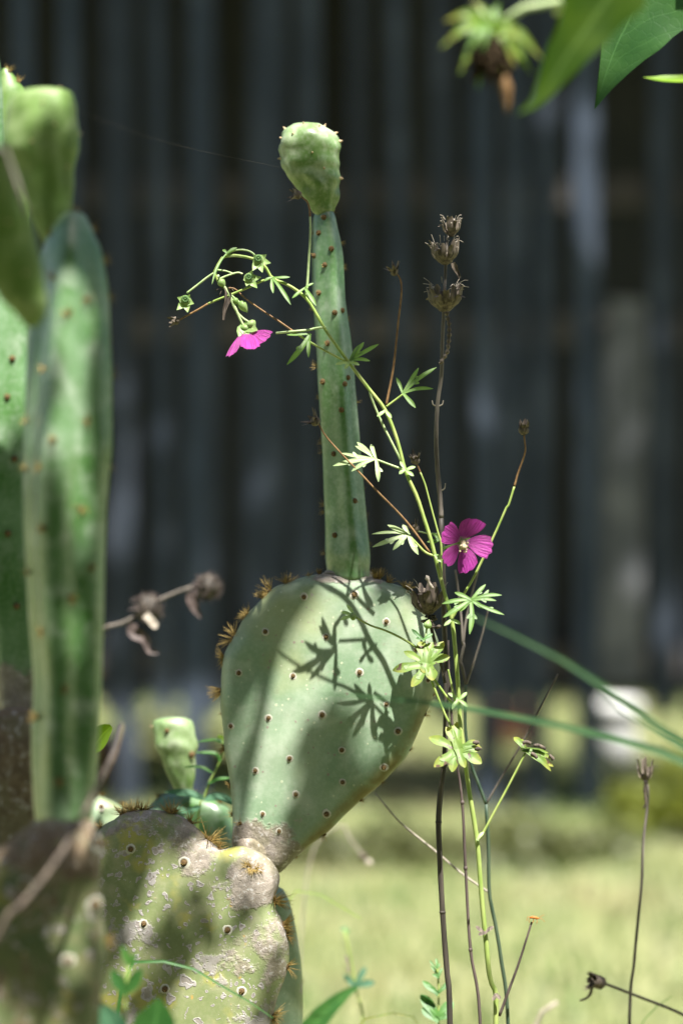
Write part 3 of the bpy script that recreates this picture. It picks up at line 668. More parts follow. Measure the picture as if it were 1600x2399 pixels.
tr = pad('trunk_pad', o_tr, 1.255, MT['trunk'], tall, .05, yaw=math.radians(-8), rimR=.026, N=110, cork=lambda x, y: max(.62 * sm(2220, 1950, y), .46 * sm(60, 10, abs(x - 220)), .40), wob=.006)
for x, y, s in ((228, 1975, 1.3), (222, 2120, 1.4), (60, 2070, 1.), (160, 2250, 1.0)): fix(tr, R.choice(AM), 'areole', x, y, M(10 * s, 1.25))
for x, y in ((240, 1975), (250, 2205), (232, 2350)): fix(tr, R.choice(TM), 'spine_tuft', x, y, M(22, 1.25), out=(1, -.2))
loft('trunk', [(40, 4500, 260), (10, 4000, 240), (0, 3500, 200)], 1.27, MT['trunk'], tall, ratio=.6, rings=16, seg=24, cork=lambda x, y: .75, bumps=.15)
loft('trunk', [(40, 4480, 90), (30, 2600, 110), (20, 2100, 110), (30, 1800, 92), (42, 1680, 70)], 1.39, MT['trunk'], tall, ratio=.7, rings=30, seg=24, cork=lambda x, y: .75, bumps=.12)

# ------------------------------------------------------------------ small cactus behind
small = thing('prickly_pear', 'low green prickly pear with a single small bud behind the scarred pad', 'cactus', ground_at(420, 1.78))
s1 = pad('pad', [(350, 1890), (368, 1866), (430, 1855), (480, 1866), (528, 1884), (545, 1930), (560, 2100), (500, 2500), (430, 3000), (380, 3400), (330, 3450), (290, 3000), (310, 2300), (330, 1960)], 1.76, MT['arm'], small, .022, yaw=.25, N=80)  # darker arm skin stands for the shade on this pad
s2 = pad('pad', [(205, 1880), (235, 1860), (256, 1866), (276, 1886), (300, 1892), (314, 1930), (310, 2100), (320, 2400), (340, 2900), (320, 3200), (280, 3100), (220, 2600), (180, 2100), (185, 1920)], 1.72, MT['pad'], small, .024, yaw=-.2, N=80)
s3 = loft('young_bud', [(433, 1862, 16), (431, 1850, 21), (420, 1790, 38), (411, 1740, 50), (407, 1700, 47), (406, 1688, 42)], 1.745, MT['bud'], small, cap=.2, ratio=.75, rings=36, ridge=.03, rk=5, bumps=.13)
fix(s3, R.choice(AMP), 'areole', 392, 1712, M(6, 1.75)); fix(s3, R.choice(AMP), 'areole', 449, 1768, M(9, 1.75)); fix(s3, TIP, 'tip', 364, 1702, M(7, 1.75), out=(-1, -.4))
for o_, x, y in ((s1, 370, 1866), (s1, 455, 1858), (s1, 515, 1880), (s2, 240, 1860), (s2, 286, 1888)): fix(o_, R.choice(TM), 'spine_tuft', x, y, M(13, 1.75), out=(0, -1))
fix(s2, AM[0], 'areole', 238, 1890, M(6, 1.72))
loft('trunk', [(420, 3560, 70), (390, 3300, 80), (350, 3100, 90), (330, 2950, 70)], 1.76, MT['trunk'], small, ratio=.6, rings=14, seg=18, cork=lambda x, y: .7)

# ------------------------------------------------------------------ plant helpers
def px3(pts, d):                        # pixel path (x, y[, depth]) -> points
    return [P(p[0], p[1], p[2] if len(p) > 2 else d) for p in pts]
def stem(name, pts, d, r0, r1, mt, parent, n=None, seg=7, rough=.04):
    q = catmull(px3(pts, d), n or max(8, 5 * len(pts)))
    b = MB(); k = len(q); b.tube(q, [M(lerp(r0, r1, i / (k - 1)), d) for i in range(k)], seg, 0, rough)
    return b.build(name, mt, parent)
NL = Vector((0, -.85, .53)).normalized()
def lobed(name, c, lobes, d, mt, parent, n=NL, droop=.0, wbase=.45, blunt=False):
    """lobes: (tip px, tip py, half width px, [(frac, side, len px)])"""
    C = P(c[0], c[1], d); n = Vector(n).normalized(); b = MB()
    for li, lo in enumerate(lobes):
        tx, ty, hw = lo[0], lo[1], lo[2]; teeth = lo[3] if len(lo) > 3 else []
        T = on_plane(tx, ty, C, n); L = (T - C).length
        lift = n * (.00018 * (li + 1))
        side = (T - C).cross(n).normalized(); bend = side * L * R.uniform(-.06, .06) + n * L * .05
        pts = [C.lerp(T, t) + bend * math.sin(math.pi * t) - n * droop * L * t * t + lift for t in [i / 9 for i in range(10)]]
        ws = [M(hw, d) * w_ for w_ in ((wbase, .55, .62, .70, .78, .84, .84, .74, .50, .08) if not blunt else (1.25, 1.1, .95, .88, .92, 1.08, 1.2, 1.08, .75, .2))]
        b.strip(pts, ws, ws, n, 4, .18)
        for fr, sd, ln in teeth:
            k = int(fr * 9); base = pts[k]; dirn = ((T - C).normalized() * .75 + side * sd * .75).normalized()
            tp = [base + dirn * M(ln, d) * t + n * .0001 * sd for t in (0, .3, .6, .85, 1)]
            tw = [M(hw, d) * w_ for w_ in (.75, .72, .6, .42, .06)]
            b.strip(tp, tw, tw, n, 2, .1)
    return b.build(name, mt, parent)
def seedcup(name, c, tilt, size, d, mt, parent, n=6, spread=.7, r=None):
    """dry little cup of pointed sepals; tilt = direction it opens to, in pixels"""
    r = r or R; C = P(c[0], c[1], d); ax = Vector((tilt[0], -.35, -tilt[1])).normalized(); s = M(size, d); b = MB()
    b.ball(C + ax * s * .25, s * .40, 8, 6, 0, rough=.1)
    u = ax.orthogonal().normalized(); v = ax.cross(u)
    for k in range(n):
        a = 2 * math.pi * k / n + r.uniform(-.3, .3); o_ = u * math.cos(a) + v * math.sin(a)
        sp = spread * r.uniform(.6, 1.3); L = s * r.uniform(.8, 1.25)
        pts = [C + ax * s * .05 + (o_ * .34 * math.sin(t * 1.6) + o_ * sp * t * t * .6 + ax * t * .9) * L for t in (0, .25, .5, .75, 1)]
        ws = [s * w_ for w_ in (.12, .22, .20, .12, .015)]
        b.strip(pts, ws, ws, (o_ - ax * .3).normalized(), 2, .25)
    return b.build(name, mt, parent)
def greenpod(c, tips, d, parent, rr=14):
    """ripening round fruit sitting in pointed green sepals"""
    C = P(c[0], c[1], d); b = MB(); n = Vector((0, -1, .25)).normalized()
    for li, (tx, ty) in enumerate(tips):
        T = on_plane(tx, ty, C + n * .001, n); pts = [C.lerp(T, t) - n * .002 * math.sin(t * 3.14) + n * .0002 * li for t in (0, .25, .5, .75, 1)]
        ws = [M(rr, d) * w_ for w_ in (.5, .62, .55, .32, .03)]; b.strip(pts, ws, ws, n, 2, .3)
    b.ball(C - n * M(rr, d) * .45, M(rr, d) * .9, 12, 8, 0)
    o = b.build('calyx', MT['sepal'], parent)
    b = MB(); r = M(rr, d) * .62
    for k in range(11):
        a = 2 * math.pi * k / 11; q = C + n * r * .55
        b.ball(q + Vector((math.cos(a), 0, math.sin(a))) * r * .62, r * .36, 6, 5, 0, (1, 1, 1))
    b.ball(C + n * r * .75, r * .30, 6, 5)
    return b.build('seed_pod', MT['pod'], o)
# ------------------------------------------------------------------ winecup vine
DV = 1.548
vine = thing('winecup_vine', 'slender green flowering vine climbing past the round cactus pad with two magenta flowers', 'vine', ground_at(1161, DV))
main_path = [(1172, 3900), (1158, 3300), (1166, 2800), (1161, 2399), (1161, 2328), (1147, 2290), (1136, 2187), (1126, 2080), (1117, 1969), (1098, 1850), (1084, 1746), (1078, 1697), (1073, 1614), (1067, 1533), (1058, 1451), (1048, 1415), (1033, 1359), (1018, 1300), (1010, 1268), (990, 1205), (977, 1165), (949, 1102), (931, 1034), (903, 962), (865, 912), (818, 850), (790, 812), (762, 772), (737, 728), (714, 695), (676, 668), (638, 651), (618, 619), (593, 606), (565, 600), (534, 597), (519, 606), (510, 622), (502, 638), (508, 652), (519, 670)]
q = catmull(px3(main_path, DV), 190); b = MB()
b.tube(q, [M(sample([8.5, 8.2, 7.8, 7.4, 6.8, 6, 5.6, 5.2, 4.6, 4.2, 3.6, 3.2], i / 189), DV) for i in range(190)], 9, 0, .05)
b.build('stem', MT['stem'], vine)
def V_(name, pts, r0, r1, m='stem', d=DV): return stem(name, pts, d, r0, r1, MT[m], vine)
# nodes: stipules
for (x, y), dirs in (((1136, 2187), ((-22, -18), (20, -16), (-16, 4))), ((1117, 1969), ((16, -20),)), ((1073, 1640), ((-24, -16), (20, -18), (-14, 22), (22, 18))), ((1058, 1451), ((-18, 16), (20, 12))), ((1018, 1300), ((26, 12), (16, 18))), ((949, 1102), ((24, -8), (20, 14), (-12, -20), (-14, 10))), ((903, 962), ((-20, 14), (14, 18))), ((818, 850), ((-32, 4), (24, 6), (-10, 16))), ((1161, 2328), ((-8, 16), (10, 14)))):
    lobed('stipule', (x, y), [(x + a, y + c, 5.5) for a, c in dirs], DV - .004, MT['sepal'] if y < 2100 else MT['bract'], vine, wbase=.8)
# peduncles and petioles
V_('peduncle', [(818, 851), Z1(1300, 1185), Z1(1180, 1120), Z1(1050, 1040)], 2.8, 2.4)
V_('dry_peduncle', [Z1(1050, 1040), Z1(930, 955), Z1(800, 870), Z1(680, 785), Z1(610, 720), Z1(575, 704), Z1(545, 708)], 2.4, 1.6, 'stem_brown')
V_('peduncle', [(637, 651), Z1(790, 655), Z1(700, 698), Z1(600, 740), Z1(470, 790), Z1(400, 820)], 3.0, 2.5)
V_('dry_peduncle', [Z1(400, 820), Z1(330, 862), Z1(250, 905), Z1(185, 942)], 2.5, 2.0, 'stem_brown')
seedcup('dry_calyx', Z1(185, 942), (-1, .1), 24, DV, MT['bract'], vine, 6, .35)
V_('peduncle', [(764, 766), Z1(1190, 1000), Z1(1140, 1012), Z1(1000, 1026), (648, 780, DV + .02)], 3.0, 2.6, 'stem_pale')
V_('peduncle', [Z1(470, 610), Z1(510, 680), Z1(555, 750), Z1(600, 850), Z1(640, 940), Z1(665, 990)], 3.6, 3.0, 'stem_pale')
V_('peduncle', [Z1(560, 770), Z1(600, 860), Z1(650, 920), Z1(700, 955)], 2.8, 2.6, 'stem_pale')
V_('peduncle', [Z1(450, 590), Z1(390, 630), Z1(320, 685), Z1(245, 742)], 2.6, 2.4, 'stem_pale')
V_('peduncle', [Z1(490, 635), Z1(560, 608), Z1(620, 592), Z1(655, 602)], 2.4, 2.2, 'stem_pale')
V_('peduncle', [Z1(470, 572), Z1(530, 580), Z1(590, 600)], 2.2, 1.6, 'stem_pale')
V_('peduncle', [Z1(545, 455), Z1(590, 430), Z1(660, 425), Z1(715, 440), Z1(745, 465)], 2.4, 2.2, 'stem_pale')
V_('peduncle', [Z1(545, 470), Z1(620, 470), Z1(740, 490)], 3.2, 3.0, 'stem_pale')
V_('peduncle', [Z1(560, 740), Z1(590, 775), Z1(640, 815)], 2.4, 2.2, 'stem_pale')
V_('peduncle', [(716, 694), Z1(1128, 690), Z1(1140, 500), Z1(1152, 300), Z1(1150, 180)], 3.2, 2.6, 'stem_pale')
V_('dry_peduncle', [Z1(1150, 180), Z6(785, 1500), Z6(755, 1400), Z6(700, 1350), Z6(650, 1310)], 2.6, 1.8, 'stem_brown')
V_('dry_peduncle', [(905, 948), Z7(800, 580), Z7(860, 260), (932, 760), (940, 689), (938, 655), (928, 640)], 3.0, 2.0, 'stem_brown')
V_('peduncle', [(866, 915), Z7(640, 560), Z7(740, 800), Z7(900, 1120), Z7(975, 1270)], 2.6, 3.0, 'stem_pale', DV + .008)
V_('dry_peduncle', [Z7(1225, 2115), Z7(980, 1790), Z7(700, 1500), Z7(520, 1310), Z7(300, 1080), Z7(180, 940), Z7(110, 820)], 2.6, 1.8, 'stem_brown', DV - .006)
V_('peduncle', [(1058, 1448), (1040, 1390), Z3(605, 800), Z3(600, 500), Z3(570, 380), Z3(500, 120), Z7(1180, 1440), Z7(1130, 1310)], 2.8, 2.0, 'stem', DV + .012)
V_('dry_peduncle', [Z7(1130, 1310), Z7(1105, 1250), Z7(1085, 1215)], 2.0, 1.8, 'stem_brown', DV + .012)
V_('peduncle', [Z3(580, 395), Z3(470, 388), Z3(370, 365)], 2.2, 1.8, 'stem_pale', DV + .035)
V_('peduncle', [(1058, 1450), Z3(745, 1090), Z3(800, 960), Z3(900, 790), Z3(1080, 420), Z3(1200, 150), (1190, 1185), (1204, 1140)], 3.2, 2.6)
V_('dry_peduncle', [(1204, 1140), (1213, 1108), (1227, 1068), (1230, 1050), (1226, 1012)], 2.6, 2.0, 'stem_brown')
V_('peduncle', [Z5(330, 290), Z5(290, 255), Z5(200, 195), Z5(100, 140), Z5(0, 95), Z2(1010, 430), Z2(925, 382)], 2.8, 2.4)
for c, t, sz, n, sp, dd in ((Z6(650, 1305), (-1, -.2), 27, 6, .9, 0), ((926, 642), (-.4, -1), 26, 8, .7, 0), (Z7(105, 815), (-.8, -.6), 29, 8, .8, -.006), (Z7(1085, 1215), (-.2, -1), 27, 8, .45, .012), (Z3(370, 370), (-.5, -1), 27, 8, .5, .035), ((1226, 1014), (0, -1), 32, 8, .12, 0)):
    seedcup('dry_calyx', c, t, sz, DV + dd, MT['bract'], vine, n, sp)
# withered flower hanging
b = MB()
pt = px3([Z1(535, 705), Z1(550, 740), Z1(545, 800), Z1(525, 860), Z1(515, 940)], DV); ws = [M(w_, DV) for w_ in (5, 8, 6, 4, 2.5)]
b.strip(catmull(pt, 12), [sample(ws, i / 11) for i in range(12)], [sample(ws, i / 11) for i in range(12)], Vector((0, -1, 0)), 4, 1.2)
for e in ((455, 725), (485, 762), (590, 730), (500, 700)): b.tube(catmull(px3([Z1(540, 708), Z1((540 + e[0]) / 2, 700), Z1(*e)], DV), 6), M(1.3, DV), 4)
b.build('withered_flower', MT['bract_dark'], vine)
# pods
greenpod(Z1(770, 493), [Z1(830, 458), Z1(862, 522), Z1(800, 592), Z1(728, 580), Z1(735, 470)], DV - .004, vine, 15)
greenpod(Z1(700, 628), [Z1(792, 625), Z1(762, 706), Z1(682, 692), Z1(725, 575), Z1(660, 650)], DV - .004, vine, 14)
greenpod(Z1(235, 792), [Z1(172, 866), Z1(252, 884), Z1(298, 822), Z1(175, 775), Z1(270, 755)], DV - .004, vine, 15)
def bud_(c, tip, r, d=DV, m='sepal'):
    C, T = P(*c, d), P(*tip, d); b = MB(); r = M(r, d)
    b.tube([C.lerp(T, t) for t in (0, .12, .3, .5, .7, .88, 1)], [r * k for k in (.4, .85, 1.05, 1.0, .7, .3, .05)], 9, 0, .06); b.build('flower_bud', MT[m], vine)
bud_(Z1(700, 950), Z1(748, 1005), 12); bud_(Z1(635, 805), Z1(690, 885), 10); bud_(Z1(485, 640), Z1(525, 705), 9); bud_(Z1(590, 780), Z1(625, 830), 7)
bud_(Z5(360, 80), Z5(385, 5), 10); V_('peduncle', [Z5(330, 200), Z5(350, 160), Z5(362, 80)], 2.6, 2.6, 'stem_pale')
bud_(Z2(925, 378), Z2(880, 375), 9)
lobed('sepal', Z2(918, 378), [(*Z2(868, 305), 5), (*Z2(834, 350), 5.5), (*Z2(828, 402), 5.5)], DV, MT['sepal'], vine, wbase=.9)
# leaves
lobed('leaf', Z7(684, 1180), [(*Z7(498, 1000), 7), (*Z7(480, 1042), 6.5), (*Z7(340, 1112), 5.5, [(.6, 1, 14)]), (*Z7(256, 1240), 7.5, [(.4, 1, 14), (.6, -1, 13)]), (*Z7(442, 1300), 6.5, [(.45, -1, 12)]), (*Z7(712, 1408), 6.5, [(.55, -1, 16)]), (*Z7(640, 1035), 6)], DV - .002, MT['leaf_pale'], vine, droop=.05)
V_('petiole', [(949, 1102), Z7(830, 1235), Z7(690, 1182)], 2.8, 2.4, 'stem_pale')
lobed('leaf', Z7(1010, 1930), [(*Z7(650, 2050), 7, [(.5, -1, 14), (.65, 1, 9)]), (*Z7(645, 1922), 4.5), (*Z7(800, 1835), 5.5), (*Z7(855, 2088), 7, [(.35, 1, 12), (.5, -1, 12)]), (*Z7(1110, 2135), 8, [(.6, -1, 12)]), (*Z7(955, 1840), 6), (*Z7(818, 1862), 5)], DV - .002, MT['leaf_pale'], vine, droop=.05)
V_('petiole', [(1015, 1302), Z7(1180, 2110), Z7(1100, 2030), Z7(1010, 1932)], 3, 2.6)
lobed('leaf', Z7(955, 525), [(*Z7(890, 362), 5), (*Z7(1112, 268), 6), (*Z7(1292, 264), 6.5, [(.4, 1, 14), (.45, -1, 12)]), (*Z7(1258, 480), 6), (*Z7(1082, 672), 6.5)], DV, MT['leaf'], vine)
V_('petiole', [(904, 952), Z7(820, 630), Z7(955, 528)], 2.6, 2.2)
lobed('leaf', Z7(425, 195), [(*Z7(565, 8), 6.5), (*Z7(714, 30), 6.5, [(.4, -1, 10)]), (*Z7(628, 200), 6), (*Z7(520, 40), 5)], DV, MT['leaf'], vine)
lobed('leaf', Z1(1150, 1045), [(*Z1(980, 1270), 8, [(.45, 1, 14)]), (*Z1(1138, 1218), 5.5), (*Z1(978, 1052), 4.5), (*Z1(1100, 1130), 5)], DV, MT['leaf'], vine)
lobed('leaf', Z1(872, 630), [(*Z1(1002, 626), 4.5), (*Z1(880, 745), 5), (*Z1(1008, 832), 5.5), (*Z1(812, 660), 4)], DV - .002, MT['leaf'], vine)
lobed('leaf', Z1(1112, 705), [(*Z1(1195, 838), 6), (*Z1(1018, 782), 4.5), (*Z1(1175, 672), 3.5)], DV - .002, MT['leaf'], vine)
lobed('leaf', Z1(540, 450), [(*Z1(614, 410), 5), (*Z1(508, 425), 4.5), (*Z1(430, 680), 3)], DV - .002, MT['leaf'], vine)
lobed('leaf', Z3(870, 1010), [(*Z3(1008, 860), 6.0, [(.5, 1, 11)]), (*Z3(1156, 960), 6.0, [(.5, -1, 20)]), (*Z3(1105, 1012), 5.6, [(.5, 1, 14)]), (*Z3(1178, 1142), 5.6, [(.6, -1, 12)]), (*Z3(988, 1088), 6.4), (*Z3(860, 1325), 7.2, [(.55, -1, 17), (.55, 1, 17)]), (*Z3(768, 1118), 6.0), (*Z3(618, 1172), 7.2, [(.5, 1, 12)]), (*Z3(608, 1048), 6.4, [(.45, -1, 14)]), (*Z3(722, 945), 6.4)], DV - .012, MT['leaf'], vine, wbase=.6)
V_('petiole', [(1058, 1451), Z3(730, 1110), Z3(830, 1050), Z3(872, 1012, ) + (DV - .011,)], 2.8, 2.2)
lobed('leaf', Z5(360, 390), [(*Z5(72, 442), 11, [(.55, -1, 14), (.6, 1, 10)]), (*Z5(168, 280), 8), (*Z5(232, 582), 10, [(.6, 1, 9)]), (*Z5(300, 200), 12), (*Z5(412, 205), 10), (*Z5(508, 202), 9.5, [(.55, -1, 15)]), (*Z5(556, 328), 10), (*Z5(412, 535), 12), (*Z5(380, 260), 9), (*Z5(330, 470), 10)], DV - .006, MT['leaf_yellow'], vine, wbase=1.0, blunt=True)
for tx, ty, hw in ((235, 88, 5.5), (285, 150, 4.5), (412, 128, 5), (270, 165, 4)): lobed('leaf', Z5(330, 180), [(*Z5(tx, ty), hw)], DV - .004, MT['weed'], vine)
V_('petiole', [Z5(365, 395), Z5(420, 500), Z5(500, 620), Z5(575, 712), (1072, 1648)], 3.0, 3.0)
V_('petiole', [Z5(400, 520), Z5(450, 650), Z5(520, 820), Z5(590, 960), Z5(630, 1115)], 3.0, 2.6)
V_('petiole', [Z5(545, 430), Z5(575, 570), Z5(605, 700), Z5(625, 740)], 2.0, 3.0)
lobed('leaf', Z5(630, 1120), [(*Z5(382, 1015), 11, [(.6, -1, 11)]), (*Z5(425, 1265), 11, [(.6, 1, 14)]), (*Z5(580, 1310), 10), (*Z5(830, 1238), 12, [(.5, 1, 12)]), (*Z5(828, 1112), 11), (*Z5(795, 1052), 9), (*Z5(622, 888), 10), (*Z5(528, 930), 9), (*Z5(690, 1280), 8)], DV - .006, MT['leaf_yellow'], vine, wbase=1.0, blunt=True)
b = MB()
for c in ((800, 1110), (785, 1058), (770, 1220)): b.ball(P(*Z5(*c), DV - .008), M(6.5, DV), 7, 5, 0, (1.3, .5, .8), .2)
b.build('withered_leaf_tip', MT['bract_dark'], vine)
lobed('leaf', Z5(1190, 1110), [(*Z5(1445, 1248), 10), (*Z5(1425, 1290), 8), (*Z5(1440, 1190), 7), (*Z5(1400, 1138), 7), (*Z5(1105, 1010), 9), (*Z5(1160, 1030), 8)], DV, MT['leaf_yellow'], vine, droop=.1, wbase=1.0)
b = MB()
for e in (((1180, 1060), (1250, 1065)), ((1275, 1080), (1375, 1110)), ((1250, 1150), (1300, 1190)), ((1405, 1170), (1442, 1205))):
    b.tube(catmull(px3([Z5(*e[0]), Z5((e[0][0] + e[1][0]) / 2, (e[0][1] + e[1][1]) / 2 - 12), Z5(*e[1])], DV - .004), 7), M(4.5, DV), 6, 0, .2)
b.build('withered_leaf_tip', MT['bract_dark'], vine)
V_('petiole', [(1117, 1965), ZR(640, 900), ZR(700, 790), ZR(770, 660), ZR(843, 518)], 3.4, 2.6)
for tx, ty in ((520, 390), (545, 440), (470, 470), (530, 480), (590, 430)): lobed('leaf', Z3(585, 450), [(*Z3(tx, ty), 5)], DV + .03, MT['leaf'], vine)
# flowers
def petal(parent, base, e0, e1, d0, d1, mt, ruff=.03, round_=.14, cup=.12):
    B = P(*base, d0); A0, A1 = P(*e0, d1), P(*e1, d1); mid = (A0 + A1) / 2; W = (A1 - A0) / 2
    n = (mid - B).cross(W).normalized()
    if n.y > 0: n = -n
    L = (mid - B).length; b = MB(); nv, nu = 12, 10; rows = []; ph = R.uniform(0, 6)
    for i in range(nv + 1):
        row = []
        for j in range(nu + 1):
            u = j / nu * 2 - 1; v = i / nv
            ve = v * (1 - round_ * abs(u) ** 2.4 + ruff * math.sin(u * 9 + ph) * v + ruff * .6 * math.sin(u * 21 + ph))
            wf = .10 + .92 * math.sin(min(1, v * 1.02) * math.pi / 2) ** .85 - .06 * v ** 6
            p = B + (mid - B) * ve + W * u * wf + n * (L * cup * (math.sin(v * 2.6) * .6 - .5 * (1 - u * u) * v) + L * .022 * math.sin(u * 11 + ph) * v)
            row.append(b.add(p, (j / nu, v)))
        rows.append(row)
    for i in range(nv):
        for j in range(nu): b.face((rows[i][j], rows[i][j + 1], rows[i + 1][j + 1], rows[i + 1][j]))
    return b.build('petal', mt, parent)
fc = Z3(800, 472); DF = DV - .006
b = MB()
C = P(*fc, DF)
for k in range(5):
    a = k * 1.2566 + .3; T = C + Vector((math.cos(a) * .006, .002, math.sin(a) * .006)); b.strip([C.lerp(T, t) for t in (0, .4, .8, 1)], [.0022, .0026, .0018, .0002], [.0022, .0026, .0018, .0002], Vector((0, -1, 0)), 2, .2)
b.tube([C, C + Vector((-.012, .012, -.004))], M(3, DF), 6)
fl = b.build('flower', MT['sepal'], vine); fl['label'] = 'open magenta five petalled flower facing out'
for base, e0, e1 in (((800, 440), (812, 238), (1030, 285)), ((830, 465), (1088, 425), (1045, 632)), ((800, 515), (948, 690), (768, 785)), ((765, 495), (672, 718), (592, 598)), ((775, 455), (575, 455), (672, 268))):
    petal(fl, Z3(*base), Z3(*e0), Z3(*e1), DF - .001, DF - .006, MT['petal'])
b = MB(); ax = (P(*Z3(815, 520), DF - .014) - C); b.tube([C + ax * t for t in (0, .3, .6, .8, 1.0)], [M(k, DF) for k in (7, 6, 5.5, 7, 4)], 8, 0, .15)
for k in range(26): b.ball(C + ax * R.uniform(.45, 1.05) + Vector((R.gauss(0, 1), R.gauss(0, .6), R.gauss(0, 1))) * .0014, .0007, 5, 4)
b.build('stamen_column', MT['stamen'], fl)
# nodding flower seen from the side
C = P(*Z1(690, 1020), DV); b = MB()
for e in ((640, 1000), (720, 985), (625, 1060), (765, 1015), (690, 1060)):
    T = P(*Z1(*e), DV - .004 if e[1] > 1000 else DV + .003); q0 = P(*Z1(665, 985), DV)
    b.strip([q0.lerp(T, t) for t in (0, .35, .7, 1)], [.0022, .0034, .0026, .0003], [.0022, .0034, .0026, .0003], Vector((0, -1, .2)), 2, .3)
b.ball(P(*Z1(672, 1000), DV), M(11, DV), 9, 7, 0, (1.2, 1, .8))
f2 = b.build('flower', MT['sepal'], vine); f2['label'] = 'nodding magenta flower seen from the side'
for base, e0, e1, d1 in (((660, 1022), (525, 1225), (625, 1165), -.010), ((690, 1035), (640, 1150), (785, 1150), -.020), ((720, 1030), (790, 1125), (885, 1030), -.006), ((650, 1030), (560, 1140), (650, 1090), .012), ((730, 1030), (700, 1120), (840, 1060), .016)):
    petal(f2, Z1(*base), Z1(*e0), Z1(*e1), DV - .002, DV + d1, MT['petal'], cup=.10, round_=.10)
b = MB(); b.tube(px3([Z1(700, 1050), Z1(715, 1110), Z1(725, 1150)], DV - .003), [M(4, DV)] * 3, 6); b.build('stamen_column', MT['stamen'], f2)

# ------------------------------------------------------------------ dry stalk with whorled seed heads
DS = 1.568
dry = thing('seed_stalk', 'tall dry brown stalk carrying whorled papery seed heads beside the vine', 'dry stalk', ground_at(1060, DS))
pa = [(1068, 3800), (1062, 3000), (1054, 2399), (1046, 2271), (1036.5, 2137), (1029, 1995), (1027, 1926), (1031, 1861), (1040, 1793), (1044, 1697), (1044, 1560), (1040, 1450), (1038, 1354), (1033, 1214)]
stem('stem', pa, DS, 7.5, 6, MT['stalk_dark'], dry, 90, 8, .08)
stem('stem', [(1033, 1214), (1031, 1174), (1022, 1057), (1024, 952), (1033.5, 882), (1036, 800), (1039, 730), (1043, 632), (1047.5, 560), (1052, 540)], DS, 6, 3.2, MT['stalk'], dry, 60, 8, .08)
for x, y, dx, dy in ((1024, 952, -12, -14), (1024, 952, 14, -14), (1031, 1150, 12, -18)): stem('twig', [(x, y), (x + dx * .8, y + dy * .3), (x + dx, y + dy)], DS, 2, 1, MT['hair'], dry)
for y in (2137, 1926, 1793): 
    b = MB(); xx = {2137: 1036.5, 1926: 1027, 1793: 1040}[y]; b.ball(P(xx, y, DS), M(7.9, DS), 8, 6, 0, (1, 1, .8)); b.build('node', MT['stalk_dark'], dry)
def seedhead(base, w, h, parent, d, n=9, mt='bract', hairs=14, lean=0., name='seed_head', r=None):
    C = P(*base, d); W, H = M(w, d), M(h, d); b = MB()
    b.ball(C + Vector((lean * H * .2, 0, H * .26)), W * .40, 9, 6, 0, (1, 1, .8), .1)
    for k in range(hairs):
        a = R.uniform(0, 6.28); q = C + Vector((math.cos(a) * W * .5, math.sin(a) * W * .5, H * R.uniform(.5, .95)))
        e = q + Vector((math.cos(a) * R.uniform(.1, .5) * W, math.sin(a) * .3 * W, H * R.uniform(.0, .35)))
        b.tube(catmull([q, q.lerp(e, .5) + Vector((0, 0, H * R.uniform(0, .12))), e], 5), M(.8, d), 3, 1, caps=False)
    hd = b.build(name, [MT[mt], MT['hair']], parent)
    for k in range(n):
        a = 2 * math.pi * k / n + R.uniform(-.2, .2); o_ = Vector((math.cos(a), math.sin(a), 0)); L = R.uniform(.75, 1.1); fl = R.uniform(.0, .5) if R.random() < .72 else R.uniform(.8, 1.3)
        b = MB(); pts = []
        for i in range(8):
            t = i / 7; rad = W * (.10 + .58 * math.sin(min(1, t * 2.0) * 1.57) + fl * .45 * max(0, t - .55) ** 1.2 * 2)
            z = H * L * (t * 1.05 - fl * 1.0 * max(0, t - .6) ** 1.5 * 1.6)
            pts.append(C + o_ * rad + Vector((lean * z, 0, z)))
        ws = [W * q_ * R.uniform(.42, .68) for q_ in (.10, .20, .27, .29, .27, .24, .22, .10)]
        b.strip(pts, ws, ws, o_, 4, -.35, wav=.06); b.build('bract', MT[mt], hd)
    return hd
seedhead((1057, 555), 31, 48, dry, DS, 12, hairs=22)
seedhead((1042, 621), 48, 62, dry, DS, 15, hairs=26)
seedhead((1042, 730), 58, 68, dry, DS, 17, hairs=30)
seedhead((1002, 1440), 58, 70, dry, DS - .012, 15, 'bract_dark', hairs=5)
b = MB(); Z9 = lambda x, y: (960 + .1786 * x, 480 + .1786 * y)
pt = catmull(px3([Z9(480, 1400), Z9(505, 1520), Z9(515, 1650), Z9(505, 1800), Z9(490, 1920), Z9(450, 2000), Z9(400, 2070), Z9(380, 2078)], DS - .006), 40)
for i in range(len(pt) - 1): pass
rd = [M(4.2 + 1.6 * math.sin(i * 1.6), DS) for i in range(40)]; b.tube(pt, rd, 6, 0, .25); b.build('twisted_leaf', MT['bract'], dry)
b = MB(); pt = catmull(px3([Z9(560, 760), Z9(600, 850), Z9(640, 920), Z9(650, 970)], DS - .004), 10); ws = [M(w_, DS) for w_ in (5, 7, 5, 4, 2)]
b.strip(pt, [sample(ws, i / 9) for i in range(10)], [sample(ws, i / 9) for i in range(10)], Vector((0, -1, 0)), 4, .9, wav=.3); b.build('withered_leaf', MT['bract'], dry)
b = MB(); pt = catmull(px3([Z3(525, 900), Z3(500, 860), Z3(480, 820), Z3(470, 795), Z3(490, 790)], DS - .03), 10); b.tube(pt, [M(q_, DS) for q_ in (3, 3.6, 4, 4, 3.6, 3.4, 4, 5, 4.5, 2)], 6, 0, .2); b.build('curled_bract', MT['hair'], dry)
stem('stem', [(1004, 1440), (1010, 1470), (1020, 1510), (1034, 1560), (1042, 1600)], DS - .010, 4.5, 4.0, MT['stalk_dark'], dry)
b = MB()
